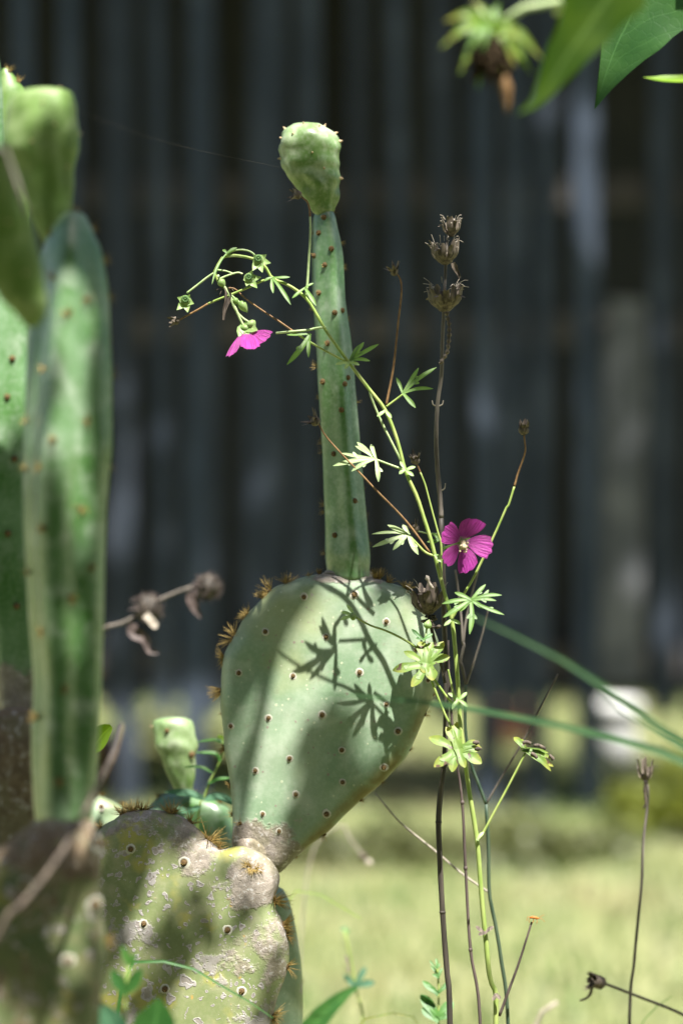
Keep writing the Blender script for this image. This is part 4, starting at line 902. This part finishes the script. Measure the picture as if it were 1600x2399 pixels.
for k in range(16): b.ball(P(*Z3(R.uniform(430, 575), R.uniform(1130, 1260)), DS - .014), M(R.uniform(3, 7), DS), 6, 4, 0, (1.4, 1, .7), .3)
b.build('withered_bract', MT['bract_dark'], dry)

# purple brown thin stalk
tp = thing('dry_stalk', 'thin purplish brown leafless stalk between the dark stalk and the green vine', 'dry stalk', ground_at(1135, 1.585))
stem('stem', [(1145, 3780), (1130, 2900), (1124.5, 2399), (1101.6, 2225), (1090, 2034), (1082.5, 1880), (1070, 1793), (1061, 1724), (1055, 1640), (1050, 1560), (1049, 1500)], 1.585, 5.4, 3, MT['stalk_purple'], tp, 70, 7, .08)
for x, y in ((1101.6, 2225), (1082.5, 1880), (1090, 2034)):
    b = MB(); b.ball(P(x, y, 1.585), M(5.3, 1.585), 7, 5, 0, (1, 1, 1.2)); b.build('node', MT['stalk_purple'], tp)
# dark green forked stalk
DG = 1.62
fk = thing('forked_stalk', 'thin dark green forking stalk with bare grey twigs behind the vine', 'dry stalk', ground_at(1200, DG))
stem('stem', [(1215, 3720), (1200, 2900), (1189.6, 2399), (1174, 2252), (1159, 2160), (1145.6, 2091), (1143.7, 1984), (1138, 1884)], DG, 5.4, 4.4, MT['stalk_green'], fk, 60)
stem('stem', [(1138, 1884), (1120, 1835), (1103, 1790), (1092, 1730), (1089, 1683), (1091, 1603)], DG, 3.8, 3.4, MT['stalk_green'], fk)
stem('twig', [(1091, 1603), (1082, 1560), (1078, 1549), (1086, 1513), (1084, 1505)], DG, 4, 3.6, MT['stalk'], fk)
stem('twig', [(1084, 1510), (1080, 1450), (1074, 1392), (1066, 1335)], DG, 3.4, 2.8, MT['stalk'], fk)
stem('twig', [(1084, 1510), (1090, 1460), (1104, 1395), (1122, 1328)], DG, 3.4, 2.4, MT['stalk'], fk)
stem('twig', [(1091, 1605), (1110, 1550), (1128, 1490), (1143, 1429)], DG, 3.0, 2.4, MT['stalk'], fk)
stem('twig', [(1138, 1884), (1170, 1828), (1214, 1754), (1243, 1702), (1280, 1630), (1306, 1579)], DG + .01, 2.6, 2.2, MT['stalk'], fk)
stem('twig', [(1145, 2091), (1082, 2047), (1017, 1992), (937, 1926), (878, 1858)], DG + .03, 2.8, 2.0, MT['hair'], fk)
stem('twig', [(1169, 2380), (1189.6, 2324.5), (1216, 2252), (1245, 2160)], DG - .03, 3.8, 2.4, MT['stalk_purple'], fk)
# insect on the twig tip
bug = thing('insect', 'tiny orange long legged bug perched on a bare twig tip', 'insect', P(1245, 2160, DG - .03))
dB = DG - .032; b = MB()
b.tube(px3([(1240, 2150), (1246, 2149), (1254, 2150), (1262, 2152)], dB), [M(q_, dB) for q_ in (1.2, 3.2, 3.4, 1)], 7); b.build('body', MT['orange'], bug)
for a in (((1244, 2150), (1238, 2155), (1240, 2162)), ((1248, 2150), (1249, 2158), (1246, 2163)), ((1252, 2151), (1258, 2156), (1256, 2164)), ((1243, 2149), (1236, 2148), (1233, 2157))):
    b = MB(); b.tube(catmull(px3(a, dB), 6), M(.7, dB), 4); b.build('leg', MT['orange'], bug)
for a in (((1260, 2151), (1268, 2146), (1274, 2143)), ((1260, 2152), (1268, 2152), (1276, 2160))):
    b = MB(); b.tube(catmull(px3(a, dB), 6), M(.5, dB), 4); b.build('antenna', MT['orange'], bug)
# two stalks at the right
r1 = thing('dry_stalk', 'thin wavy dry stalk topped with one cup shaped brown seed head', 'dry stalk', ground_at(1470, 1.68))
stem('stem', [(1462, 3600), (1468, 3000), (1473.5, 2399), (1484, 2260), (1492, 2170), (1501.5, 2076), (1504, 2020), (1507, 1959), (1514, 1900), (1517, 1857), (1512, 1826)], 1.68, 4.6, 3.4, MT['stalk'], r1, 80)
seedhead((1511, 1834), 29, 62, r1, 1.68, 7, 'bract', hairs=3)
b = MB(); pt = catmull(px3([(1512, 1828), (1509, 1855), (1512, 1880), (1506, 1895)], 1.675), 12); b.tube(pt, [M(5 - .3 * i, 1.68) for i in range(12)], 6, 0, .3); b.build('withered_leaf', MT['bract_dark'], r1)
r2 = thing('dry_stalk', 'slanting dry stalk with a nodding dark seed head over the lawn', 'dry stalk', ground_at(1900, 1.69))
stem('stem', [(1930, 3560), (1900, 3000), (1800, 2600), (1700, 2440), (1600, 2378), (1514, 2342), (1412, 2303), (1400, 2299)], 1.69, 4.4, 3.4, MT['stalk'], r2, 60)
seedcup('seed_head', (1412, 2303), (-1, -.28), 42, 1.688, MT['bract_dark'], r2, 11, .25)
seedcup('seed_head', (1406, 2301), (-1, -.2), 34, 1.684, MT['bract_dark'], r2, 8, .45)
b = MB(); b.tube(catmull(px3([(1385, 2315), (1380, 2332), (1366, 2342), (1357, 2343)], 1.685), 10), [M(4 - .2 * i, 1.685) for i in range(10)], 6, 0, .25); b.build('withered_leaf', MT['bract_dark'], r2)
# blurred dry heads between the cacti
DBk = 1.86
bh = thing('dry_stalk', 'slanting dry stalk with two fuzzy round seed heads behind the tall cactus', 'dry stalk', ground_at(60, DBk))
stem('stem', [(40, 3380), (60, 2400), (120, 1700), (200, 1500), (243, 1471), (300, 1455), (346, 1425), (378, 1403), (450, 1375), (490, 1372)], DBk, 6, 4.5, MT['stalk'], bh, 60)
def fuzzy(c, r, tails, white=None):
    b = MB(); C = P(*c, DBk); b.ball(C, M(r * .72, DBk), 12, 9, 0, (1, 1, 1.05), .12)
    for k in range(170):
        v = Vector((R.gauss(0, 1), R.gauss(0, 1), R.gauss(0, 1))).normalized(); b.tube([C + v * M(r * .66, DBk), C + v * M(r * R.uniform(.9, 1.1), DBk)], [M(1.6, DBk), M(.6, DBk)], 3, 1, caps=False)
    hd = b.build('seed_head', [MT['stalk_dark'], MT['stalk_purple']], bh)
    for t in tails:
        b = MB(); pt = catmull(px3(t, DBk - .01), 12); ws = [M(w_, DBk) for w_ in (10, 15, 12, 7, 4)]
        b.strip(pt, [sample(ws, i / 11) for i in range(12)], [sample(ws, i / 11) for i in range(12)], Vector((0, -1, .1)), 4, .7, wav=.2); b.build('withered_bract', MT['stalk_purple'], hd)
    if white:
        b = MB(); pt = catmull(px3(white, DBk - .025), 8); b.strip(pt, [M(9, DBk)] * 7 + [M(3, DBk)], [M(9, DBk)] * 7 + [M(3, DBk)], Vector((0, -1, .5)), 3, .3); b.build('pale_bract', MT['hair'], hd)
fuzzy((346, 1426), 42, [[ZL(880, 450), ZL(870, 500), ZL(920, 530), ZL(960, 560), ZL(980, 630), ZL(1040, 640)]], [ZL(955, 390), ZL(990, 430), ZL(1030, 480)])
fuzzy((486, 1375), 38, [[ZL(1260, 240), ZL(1270, 310), ZL(1290, 370), ZL(1320, 410)]], None)
# small round seed pods on a grey stalk
pdv = thing('dry_stalk', 'grey thread like stalk with two tiny round pods under the round pad', 'dry stalk', ground_at(760, 2.0))
stem('stem', [(700, 3230), (690, 2600), (720, 2050), (793, 1934), (820, 1965), (851, 2007), (864, 2022)], 2.0, 2.6, 2.0, MT['hair'], pdv, 60)
for x, y, m in ((850, 2006, 'bract_dark'), (864, 2022, 'hair')):
    b = MB(); b.ball(P(x, y, 1.995), M(9, 2), 9, 7, 0, (1, 1, 1), .08); b.build('seed_pod', MT[m], pdv)

# ------------------------------------------------------------------ broad leaved plant overhead at the right
DN = 1.18
sf = thing('sunflower_plant', 'broad leaved sunflower plant hanging in at the upper right with a spent flower head', 'sunflower', (.62, 1.35, 0))
b = MB()
b.tube(catmull([(.62, 1.35, -.02), (.60, 1.36, .5), (.55, 1.38, .9), (.46, 1.36, 1.12), (.33, 1.28, 1.20)], 40), [lerp(.011, .006, i / 39) for i in range(40)], 9, 0, .03); b.build('stem', MT['stem'], sf)
j0 = Vector((.46, 1.36, 1.12)); j1 = Vector((.36, 1.30, 1.185))
b = MB(); b.tube(catmull([j1, P(1400, -45, DN + .04), P(1318, 0, DN), P(1250, 12, DN), P(1184, 36, DN), P(1160, 62, DN)], 24), [M(9, DN)] * 24, 8, 0, .04); b.build('flower_stalk', MT['stem_pale'], sf)
HC = P(1152, 92, DN); hax = Vector((-.15, -.62, -.75)).normalized()
b = MB(); b.ball(HC + hax * .008, M(58, DN), 14, 10, 0, (1, 1, .8), .1)
for k in range(70):
    v = (hax + Vector((R.gauss(0, .5), R.gauss(0, .5), R.gauss(0, .5)))).normalized(); b.tube([HC + hax * .006 + v * .010, HC + hax * .008 + v * R.uniform(.015, .020)], [.0012, .0006], 4)
hd = b.build('flower_head', MT['disc'], sf)
for tx, ty, d_ in ((110, 130, -.01), (85, 290, -.015), (200, 450, .004), (310, 545, .004), (700, 360, -.004), (270, 15, .01), (640, 450, .012), (150, 210, .01), (480, 560, .0), (450, 20, .01), (560, 250, -.012), (240, 330, -.022), (540, 400, -.016), (340, 300, -.026)):
    T = P(*ZT(tx, ty), DN + d_); s0 = P(*ZT(400, 190), DN + d_ * .4); o_ = (T - s0); mid = s0.lerp(T, .5) + Vector((0, -.004 if d_ < 0 else .003, .005))
    pt = catmull([s0, mid, T], 9); ws = [M(w_, DN) for w_ in (13, 15, 16, 15, 13, 10, 7, 4, 1)]; b = MB(); b.strip(pt, ws, ws, Vector((0, -1, .35)), 4, .25); b.build('bract', MT['leaf_yellow'] if R.random() < .6 else MT['leaf'], hd)
b = MB(); pt = catmull(px3([ZT(470, 440), ZT(480, 520), ZT(490, 600), ZT(492, 690)], DN - .005), 8); b.tube(pt, [M(q_, DN) for q_ in (10, 12, 13, 13, 11, 8, 6, 2)], 7, 0, .15); b.build('withered_floret', MT['stem_brown'], hd)
def bigleaf(cl, d, wl, wr, mt, n, cup, parent, dd=0., nn=None):
    k = 26; pt = catmull(px3([(x, y, d + dd * i / (len(cl) - 1)) for i, (x, y) in enumerate(cl)], d), k); b = MB()
    b.strip(pt, [M(sample(wl, i / (k - 1)), d) for i in range(k)], [M(sample(wr, i / (k - 1)), d) for i in range(k)], n, 8, cup, wav=.05); return b.build('leaf', mt, parent)
bigleaf([(1212, 266), (1255, 240), (1297, 178), (1345, 105), (1385, 50), (1440, -30), (1500, -120)], 1.17, [1, 16, 34, 52, 62, 95, 100, 60, 8], [1, 14, 30, 46, 60, 66, 90, 60, 8], MT['sun_leaf_front'], Vector((.2, -.8, .5)), .15, sf, .03)
b = MB(); b.tube(catmull([j1, P(1560, -190, 1.22), P(1500, -118, 1.20)], 8), .0022, 6); b.build('petiole', MT['stem_pale'], sf)
bigleaf([(1392, 256), (1405, 215), (1421, 165), (1444, 103), (1468, 56), (1510, -30), (1560, -130), (1600, -210)], 1.50, [.5, 10, 22, 38, 60, 90, 110, 90, 40, 5], [.5, 26, 60, 100, 120, 150, 150, 110, 40, 5], MT['sun_leaf'], Vector((-.15, -.9, .35)), .14, sf)
b = MB(); b.tube(catmull([j0, P(1660, -280, 1.46), P(1600, -208, 1.50)], 8), .0025, 6); b.build('petiole', MT['stem_pale'], sf)
bigleaf([(1505, 181), (1540, 186), (1600, 188), (1680, 180), (1760, 150)], 1.45, [.5, 15, 21, 26, 26, 18, 3], [.5, 13, 18, 24, 24, 16, 3], MT['yel_leaf'], Vector((0, -.6, .8)), .2, sf)
b = MB(); b.tube(catmull([Vector((.575, 1.37, .82)), P(1830, 120, 1.44), P(1758, 151, 1.45)], 8), .002, 6); b.build('petiole', MT['stem_pale'], sf)

# ------------------------------------------------------------------ blades and weeds
def blade(name, label, cat, pts, d, ws, mt, n, base_px, group=None, d1=None, nu=4, cup=.35):
    d1 = d if d1 is None else d1
    t = thing(name, label, cat, ground_at(*base_px), group)
    k = 30; q = [P(x, y, lerp(d, d1, i / (len(pts) - 1))) for i, (x, y) in enumerate(pts)]
    q = catmull(q, k); b = MB(); W = [M(sample(ws, i / (k - 1)), d) for i in range(k)]
    b.strip(q, W, W, n, nu, cup); b.build('blade', mt, t); return t
blade('leaf_blade', 'long blue green strap leaf arching across the round pad and the stalks', 'leaf', [(741, 1626), (830, 1630), (932, 1640), (1086, 1659), (1267, 1694), (1402, 1724), (1600, 1787), (1750, 1900), (1900, 2300), (1980, 3000), (2010, 4450)], 1.38, [1, 8, 12, 13, 14, 16, 16, 16, 14], MT['blade'], Vector((0, -.6, .8)), (2010, 1.16), d1=1.16)
blade('leaf_blade', 'broad green strap leaf sloping down to the right before the pale board', 'leaf', [(1100, 1440), (1140, 1461), (1267, 1520), (1384, 1590), (1484, 1663), (1600, 1749), (1760, 1950), (1900, 2500), (1960, 4540)], 1.22, [2, 12, 17, 19, 20, 20, 18], MT['blade'], Vector((0, -.8, .6)), (1960, 1.22), nu=4)
blade('leaf_blade', 'narrow dark strap leaf lying close under the broader one', 'leaf', [(1400, 1622), (1450, 1665), (1520, 1705), (1600, 1742), (1700, 1800), (1850, 2100), (1930, 3000), (1950, 3300)], 1.98, [1, 6, 7, 8, 8, 8], MT['blade'], Vector((0, -.8, .6)), (1950, 1.98))
blade('grass_blade', 'arching thin green grass blade across the scarred pad', 'grass blade', [(640, 2385), (617, 2365), (533, 2319), (481, 2284), (424, 2259), (375, 2252), (326, 2251), (290, 2290), (270, 2500), (265, 3000), (262, 4000)][::-1], 1.47, [5, 5, 5, 5, 5.5, 5.5, 5, 4.5, 3.5, 1], MT['weed_dark'], Vector((0, -.8, .6)), (262, 1.47))
blade('grass_blade', 'pale thread of grass curving over the lawn beside the scarred pad', 'grass blade', [(640, 3500), (650, 2600), (665, 2120), (684, 2090), (738, 2091), (795, 2122), (845, 2152)], 1.8, [3, 2.6, 2.4, 2.2, 1.6, 1], MT['yel_leaf'], Vector((0, -.9, .4)), (640, 1.8))
blade('grass_blade', 'fine dry grass arch beside the leafy sprig', 'grass blade', [(830, 3600), (840, 2500), (862, 2395), (918, 2374), (975, 2386), (990, 2420)], 1.72, [2.6, 2.4, 2.2, 1.8, 1], MT['leaf_yellow'], Vector((0, -.9, .4)), (830, 1.72))
blade('grass_blade', 'short green grass blade below the nodding seed head', 'grass blade', [(1440, 3550), (1470, 2600), (1504, 2399), (1573, 2334)], 1.73, [2.6, 2.2, 2, .8], MT['weed'], Vector((0, -.9, .4)), (1440, 1.73))
tw = thing('dry_twig', 'grey brown curved twig lying across the corky trunk', 'twig', ground_at(-150, 1.16))
stem('stem', [(287, 1700, 1.30), (270, 1760, 1.27), (235, 1830, 1.22), (195, 1910, 1.20), (150, 1990, 1.18), (100, 2060, 1.17), (50, 2120, 1.16), (0, 2180, 1.16), (-120, 2500, 1.16), (-160, 3400, 1.16), (-150, 4720, 1.16)], 1.18, 6, 10, MT['bract_dark'], tw, 80, 8, .08)  # dark bract colour puts the shade on the twig into its material
tw = thing('dry_twig', 'thin grey twig crossing the small young pad of the tall cactus', 'twig', ground_at(-200, 1.10))
stem('stem', [(66, 505, 1.14), (55, 470, 1.14), (34, 410, 1.14), (5, 350, 1.14), (-80, 500, 1.12), (-180, 1500, 1.10), (-205, 4900, 1.10)], 1.12, 5, 9, MT['stalk'], tw, 60)
tw = thing('dry_twig', 'short pale dead twig poking up in front of the lawn', 'twig', ground_at(1150, 1.32))
stem('stem', [(1150, 4280), (1170, 3300), (1215, 2600), (1254, 2399), (1280, 2366), (1305, 2347)], 1.32, 7, 5, MT['hair'], tw, 40)
# leafy sprig in front of the lawn
sp = thing('weed_sprig', 'small upright green sprig with toothed leaves beside the dark stalk', 'weed', ground_at(1030, 1.655))
stem('stem', [(1035, 3660), (1030, 3000), (1027, 2399), (1027, 2309), (1021, 2248)], 1.655, 4.6, 2.4, MT['stem'], sp, 40)
for c, tips in (((1028, 2392), ((985, 2330, 16, [(.5, 1, 12), (.6, -1, 12)]), (988, 2362, 13))), ((1028, 2385), ((1062, 2348, 15, [(.5, 1, 10), (.55, -1, 12)]), (1058, 2372, 12))), ((1027, 2330), ((990, 2298, 9, [(.6, 1, 8)]), (1000, 2308, 8))), ((1027, 2325), ((1054, 2297, 7), (1050, 2308, 6))), ((1026, 2292), ((1008, 2262, 4), (1036, 2268, 4), (1012, 2283, 4))), ((1023, 2270), ((1021, 2245, 4), (1031, 2258, 3.5), (1006, 2250, 3)))):
    lobed('leaf', c, tips, 1.65, MT['weed'], sp, wbase=.7)
w2 = thing('weed_sprig', 'blurred weed with one wide grass like leaf behind the scarred pad', 'weed', ground_at(860, 1.86))
stem('stem', [(865, 3380), (858, 2700), (849, 2399), (834, 2317), (818, 2233), (807, 2179)], 1.86, 5, 2.6, MT['stem'], w2, 40)
q = catmull(px3([(838, 2312), (820, 2322), (780, 2355), (734, 2405), (690, 2480), (640, 2700)], 1.84), 20); b = MB(); b.strip(q, [M(sample([5, 20, 27, 28, 26, 20, 2], i / 19), 1.84) for i in range(20)], [M(sample([5, 20, 27, 28, 26, 20, 2], i / 19), 1.84) for i in range(20)], NL, 6, .25); b.build('leaf', MT['weed_dark'], w2)
lobed('leaf', (832, 2310), [(857, 2265, 9), (878, 2302, 11), (806, 2284, 9), (815, 2300, 8)], 1.85, MT['teal'], w2, wbase=.8)
lobed('leaf', (810, 2190), [(797, 2172, 4), (818, 2176, 4), (808, 2168, 4)], 1.86, MT['weed'], w2)
lobed('leaf', (818, 2260), [(812, 2238, 5), (816, 2280, 4)], 1.85, MT['bract_dark'], w2)
w3 = thing('weed_sprig', 'dark green weed with rounded leaves at the foot of the scarred pad', 'weed', ground_at(300, 1.32))
stem('stem', [(300, 4300), (296, 3000), (295, 2399), (294, 2326), (304, 2250)], 1.32, 6, 3.5, MT['stem'], w3, 40)
for cl, ws, m in (([(350, 2455), (358, 2420), (368, 2375), (372, 2338)], [8, 34, 46, 44, 26, 3], 'weed_dark'), ([(285, 2450), (268, 2415), (248, 2375), (236, 2346)], [8, 24, 32, 28, 16, 2], 'teal'), ([(294, 2335), (285, 2312), (272, 2290), (262, 2272)], [3, 11, 15, 12, 2], 'weed_dark'), ([(296, 2330), (312, 2305), (325, 2282), (332, 2268)], [3, 11, 15, 12, 2], 'weed_dark'), ([(302, 2265), (298, 2245), (290, 2225), (284, 2215)], [2, 7, 9, 6, 1], 'weed'), ([(303, 2262), (312, 2245), (322, 2232)], [2, 7, 8, 5, 1], 'weed')):
    q = catmull(px3(cl, 1.31), 14); W = [M(sample(ws, i / 13), 1.38) for i in range(14)]; b = MB(); b.strip(q, W, W, Vector((.1, -.9, .4)), 6, .2); b.build('leaf', MT[m], w3)
stem('petiole', [(296, 2600), (330, 2520), (350, 2452)], 1.315, 3.5, 3, MT['stem'], w3); stem('petiole', [(296, 2600), (290, 2520), (285, 2448)], 1.315, 3.5, 3, MT['stem'], w3)
w4 = thing('weed_sprig', 'slim green weed with narrow leaves between the small cactus and the round pad', 'weed', ground_at(455, 1.70))
stem('stem', [(450, 3560), (455, 2600), (462, 1960), (478, 1872), (490, 1832), (505, 1805), (520, 1775), (528, 1735)], 1.70, 4, 2.4, MT['stem'], w4, 50)
for c, m_, t, hw in (((488, 1836), (510, 1826), (540, 1822), 5), ((500, 1812), (470, 1797), (428, 1797), 4), ((517, 1785), (505, 1765), (458, 1763), 5), ((527, 1742), (505, 1733), (462, 1738), 4.5), ((524, 1740), (512, 1735), (500, 1730), 6), ((478, 1872), (440, 1858), (386, 1856), 10), ((480, 1874), (515, 1868), (560, 1890), 11), ((470, 1890), (440, 1900), (400, 1890), 9)):
    q = catmull(px3([c, m_, t], 1.695), 12); W = [M(hw * k_, 1.7) for k_ in (.4, .7, .9, 1, 1, 1, 1, .95, .85, .7, .4, .05)]; b = MB(); b.strip(q, W, W, Vector((0, -.7, .7)), 4, .2); b.build('leaf', MT['weed'] if hw < 8 else MT['teal'], w4)
lobed('leaf', (528, 1742), [(512, 1722, 9), (535, 1722, 8)], 1.695, MT['yel_leaf'], w4)
w5 = thing('weed_sprig', 'bright yellow green leaf peeping from behind the tall cactus arm', 'weed', ground_at(200, 1.52))
stem('stem', [(205, 3880), (205, 2600), (208, 1900), (215, 1760)], 1.52, 3, 2.4, MT['stem'], w5, 30)
q = catmull(px3([(214, 1765), (228, 1740), (244, 1718), (262, 1702)], 1.52), 10); W = [M(q_, 1.52) for q_ in (4, 14, 20, 23, 24, 24, 22, 19, 14, 6)]; b = MB(); b.strip(q, W, W, NL, 4, .3); b.build('leaf', MT['yel_leaf'], w5)
# spider thread
sk = thing('spider_thread', 'single strand of spider silk stretched between the two buds', 'spider silk', P(186, 262, 1.42))
b = MB(); b.tube(catmull([P(186, 262, 1.31), P(400, 336, 1.46), P(656, 392, 1.595)], 16), .00003, 4); b.build('strand', MT['stalk'], sk)
# weeds near the fence
MT['olive'] = leafmat('olive_weed', (.07, .085, .03), (.12, .13, .055), .3)
MT['yellow_weed'] = leafmat('yellow_weed', (.12, .15, .025), (.19, .21, .045), .4)
def clump(name, label, px, d, r, h, n, m, group=None):
    g0 = ground_at(px, d); t = thing(name, label, 'weed', g0, group); b = MB(); s = MB()
    for k in range(n):
        a = R.uniform(0, 6.28); q = math.sqrt(R.random()); e = g0 + Vector((math.cos(a) * r * q, math.sin(a) * r * q * .8, h * R.uniform(.2, 1) * (1 - .55 * q * q)))
        for _ in range(5): tleaf(b, e + Vector((R.gauss(0, .02), R.gauss(0, .02), R.gauss(0, .015))), R.uniform(.012, .03))
        if k % 4 == 0: s.tube(catmull([g0 + Vector((math.cos(a) * r * .3, math.sin(a) * r * .3, 0)), g0.lerp(e, .6) + Vector((0, 0, h * .1)), e], 5), .0015, 4)
    b.build('leaves', MT[m], t); s.build('stems', MT['stem'], t); return t
clump('weed_clump', 'rounded blue green weed clump on the lawn behind the vine', 1235, 4.9, .10, .10, 70, 'olive')
clump('weed_clump', 'low dark weed patch on the lawn beside the green clump', 1390, 5.0, .10, .05, 40, 'olive')
clump('weed_clump', 'tall yellow green weed clump at the fence foot by the white bucket', 1570, 5.3, .12, .20, 80, 'yellow_weed')
clump('weed_clump', 'flat dull green weed patch on the lawn behind the round pad', 880, 5.0, .22, .06, 110, 'olive')
clump('weed_clump', 'yellow green weeds at the fence foot behind the low cactus', 400, 6.3, .22, .20, 90, 'yellow_weed')
# ------------------------------------------------------------------ unseen tree added for the dapples, its leaves kept off the lit spots
def inside(q, x, y):
    cx, cy, rx, ry, a = q; a = math.radians(a); dx, dy = x - cx, y - cy
    u = dx * math.cos(a) + dy * math.sin(a); v = -dx * math.sin(a) + dy * math.cos(a)
    return (u / (rx + 27)) ** 2 + (v / (ry + 27)) ** 2 < 1
dapple_tree = thing('added_dapple_tree', 'unseen slender tree added over the cacti, its small leaves placed to dapple them', 'tree', (1.7, .2, 0))
b = MB(); b.tube(catmull([(1.7, .2, -.05), (1.66, .25, .9), (1.4, .4, 1.8), (.9, .7, 2.15), (.3, 1.0, 2.1), (-.3, 1.0, 2.0)], 40), [lerp(.06, .006, i / 39) for i in range(40)], 9, 0, .05)
b.tube(catmull([(.9, .7, 2.15), (.5, .95, 1.95), (.2, 1.15, 1.7), (.1, 1.2, 1.35)], 20), [lerp(.012, .003, i / 19) for i in range(20)], 7)
b.tube(catmull([(.3, 1.0, 2.1), (.1, .9, 1.9), (-.05, .85, 1.6)], 20), [lerp(.010, .003, i / 19) for i in range(20)], 7)
b.build('trunk', MT['bark'], dapple_tree)
LIT_MAIN = [(825, 1510, 165, 110, -12), (800, 1400, 75, 40, 0), (700, 1690, 55, 16, -35), (880, 1640, 60, 34, -20), (800, 1780, 40, 14, -35), (575, 1670, 100, 55, -25), (660, 1625, 80, 32, -30), (640, 1815, 55, 45, -30), (600, 1890, 55, 50, 0), (880, 1720, 40, 18, -40), (720, 310, 90, 62, 0), (752, 690, 28, 95, 0), (800, 1090, 26, 150, 0), (765, 880, 16, 60, 0), (740, 560, 12, 40, 0),
            (600, 2200, 150, 24, -38), (500, 2330, 120, 34, -22), (440, 2030, 80, 20, -38), (625, 2045, 70, 50, 0), (585, 1985, 50, 30, 0), (560, 1985, 40, 22, -20), (480, 2270, 28, 60, 20), (640, 2130, 60, 16, -38), (345, 2150, 50, 14, -38), (520, 2110, 70, 16, -38), (300, 2300, 50, 16, -30)]
LIT_TALL = [(158, 780, 55, 150, 0), (108, 980, 34, 130, 0), (192, 1130, 20, 200, 0), (100, 1480, 18, 90, 0), (180, 1480, 16, 70, 0), (30, 270, 36, 70, 0), (100, 270, 70, 50, 0), (120, 500, 30, 40, 0), (40, 690, 40, 50, 0), (215, 1950, 20, 40, 0), (210, 2105, 30, 18, 0), (170, 2200, 24, 40, 0)]
def dapple(objs, d, lit, box, n, smin, smax):
    b = MB(); trees = [BV[o['_bvh']][0] for o in objs]
    for k in range(n):
        px, py = R.uniform(box[0], box[2]), R.uniform(box[1], box[3]); s = R.uniform(smin, smax)
        c = P(px, py, d) + SUN * s; best = None
        for t in trees:
            h = t.ray_cast(c, -SUN)
            if h[0] is not None and (best is None or h[3] < best[1]): best = (h[0], h[3])
        if best is None: continue
        hp = best[0]; f = S / hp.y; x, y = 800 + hp.x * f, 1199.5 - (hp.z - CAMZ) * f
        if any(inside(q, x, y) for q in lit): continue
        if y > 1950 and R.random() < .50: continue
        if noise.noise(Vector((x * .017, y * .017, d * 5))) > .22: continue
        L = M(R.uniform(30, 50), d); w_ = L * R.uniform(.42, .6); n_ = (SUN + Vector((R.gauss(0, .35), R.gauss(0, .35), R.gauss(0, .35)))).normalized()
        a = n_.orthogonal().normalized(); a.rotate(Quaternion(n_, R.uniform(0, 6.28))); e = n_.cross(a)
        i = [b.add(c - a * L, (.5, 0)), b.add(c - a * L * .4 + e * w_, (0, .3)), b.add(c + a * L * .4 + e * w_ * .8, (0, .7)), b.add(c + a * L, (.5, 1)), b.add(c + a * L * .4 - e * w_ * .8, (1, .7)), b.add(c - a * L * .4 - e * w_, (1, .3))]
        b.face(tuple(i))
    return b.build('leaves', MT['tree_leaf'], dapple_tree)
dapple([mainpad, oldpad, arm, bud, jn, rear], DP - .012, LIT_MAIN, (150, 200, 1150, 2650), 4200, 1.1, 1.8)
dapple([a1, a2, a3, a4, a5, tr], D2, LIT_TALL, (-250, 50, 350, 2950), 5200, .95, 1.35)
for o in bpy.data.objects:
    for k in ('_org', '_bvh'):
        if k in o: del o[k]
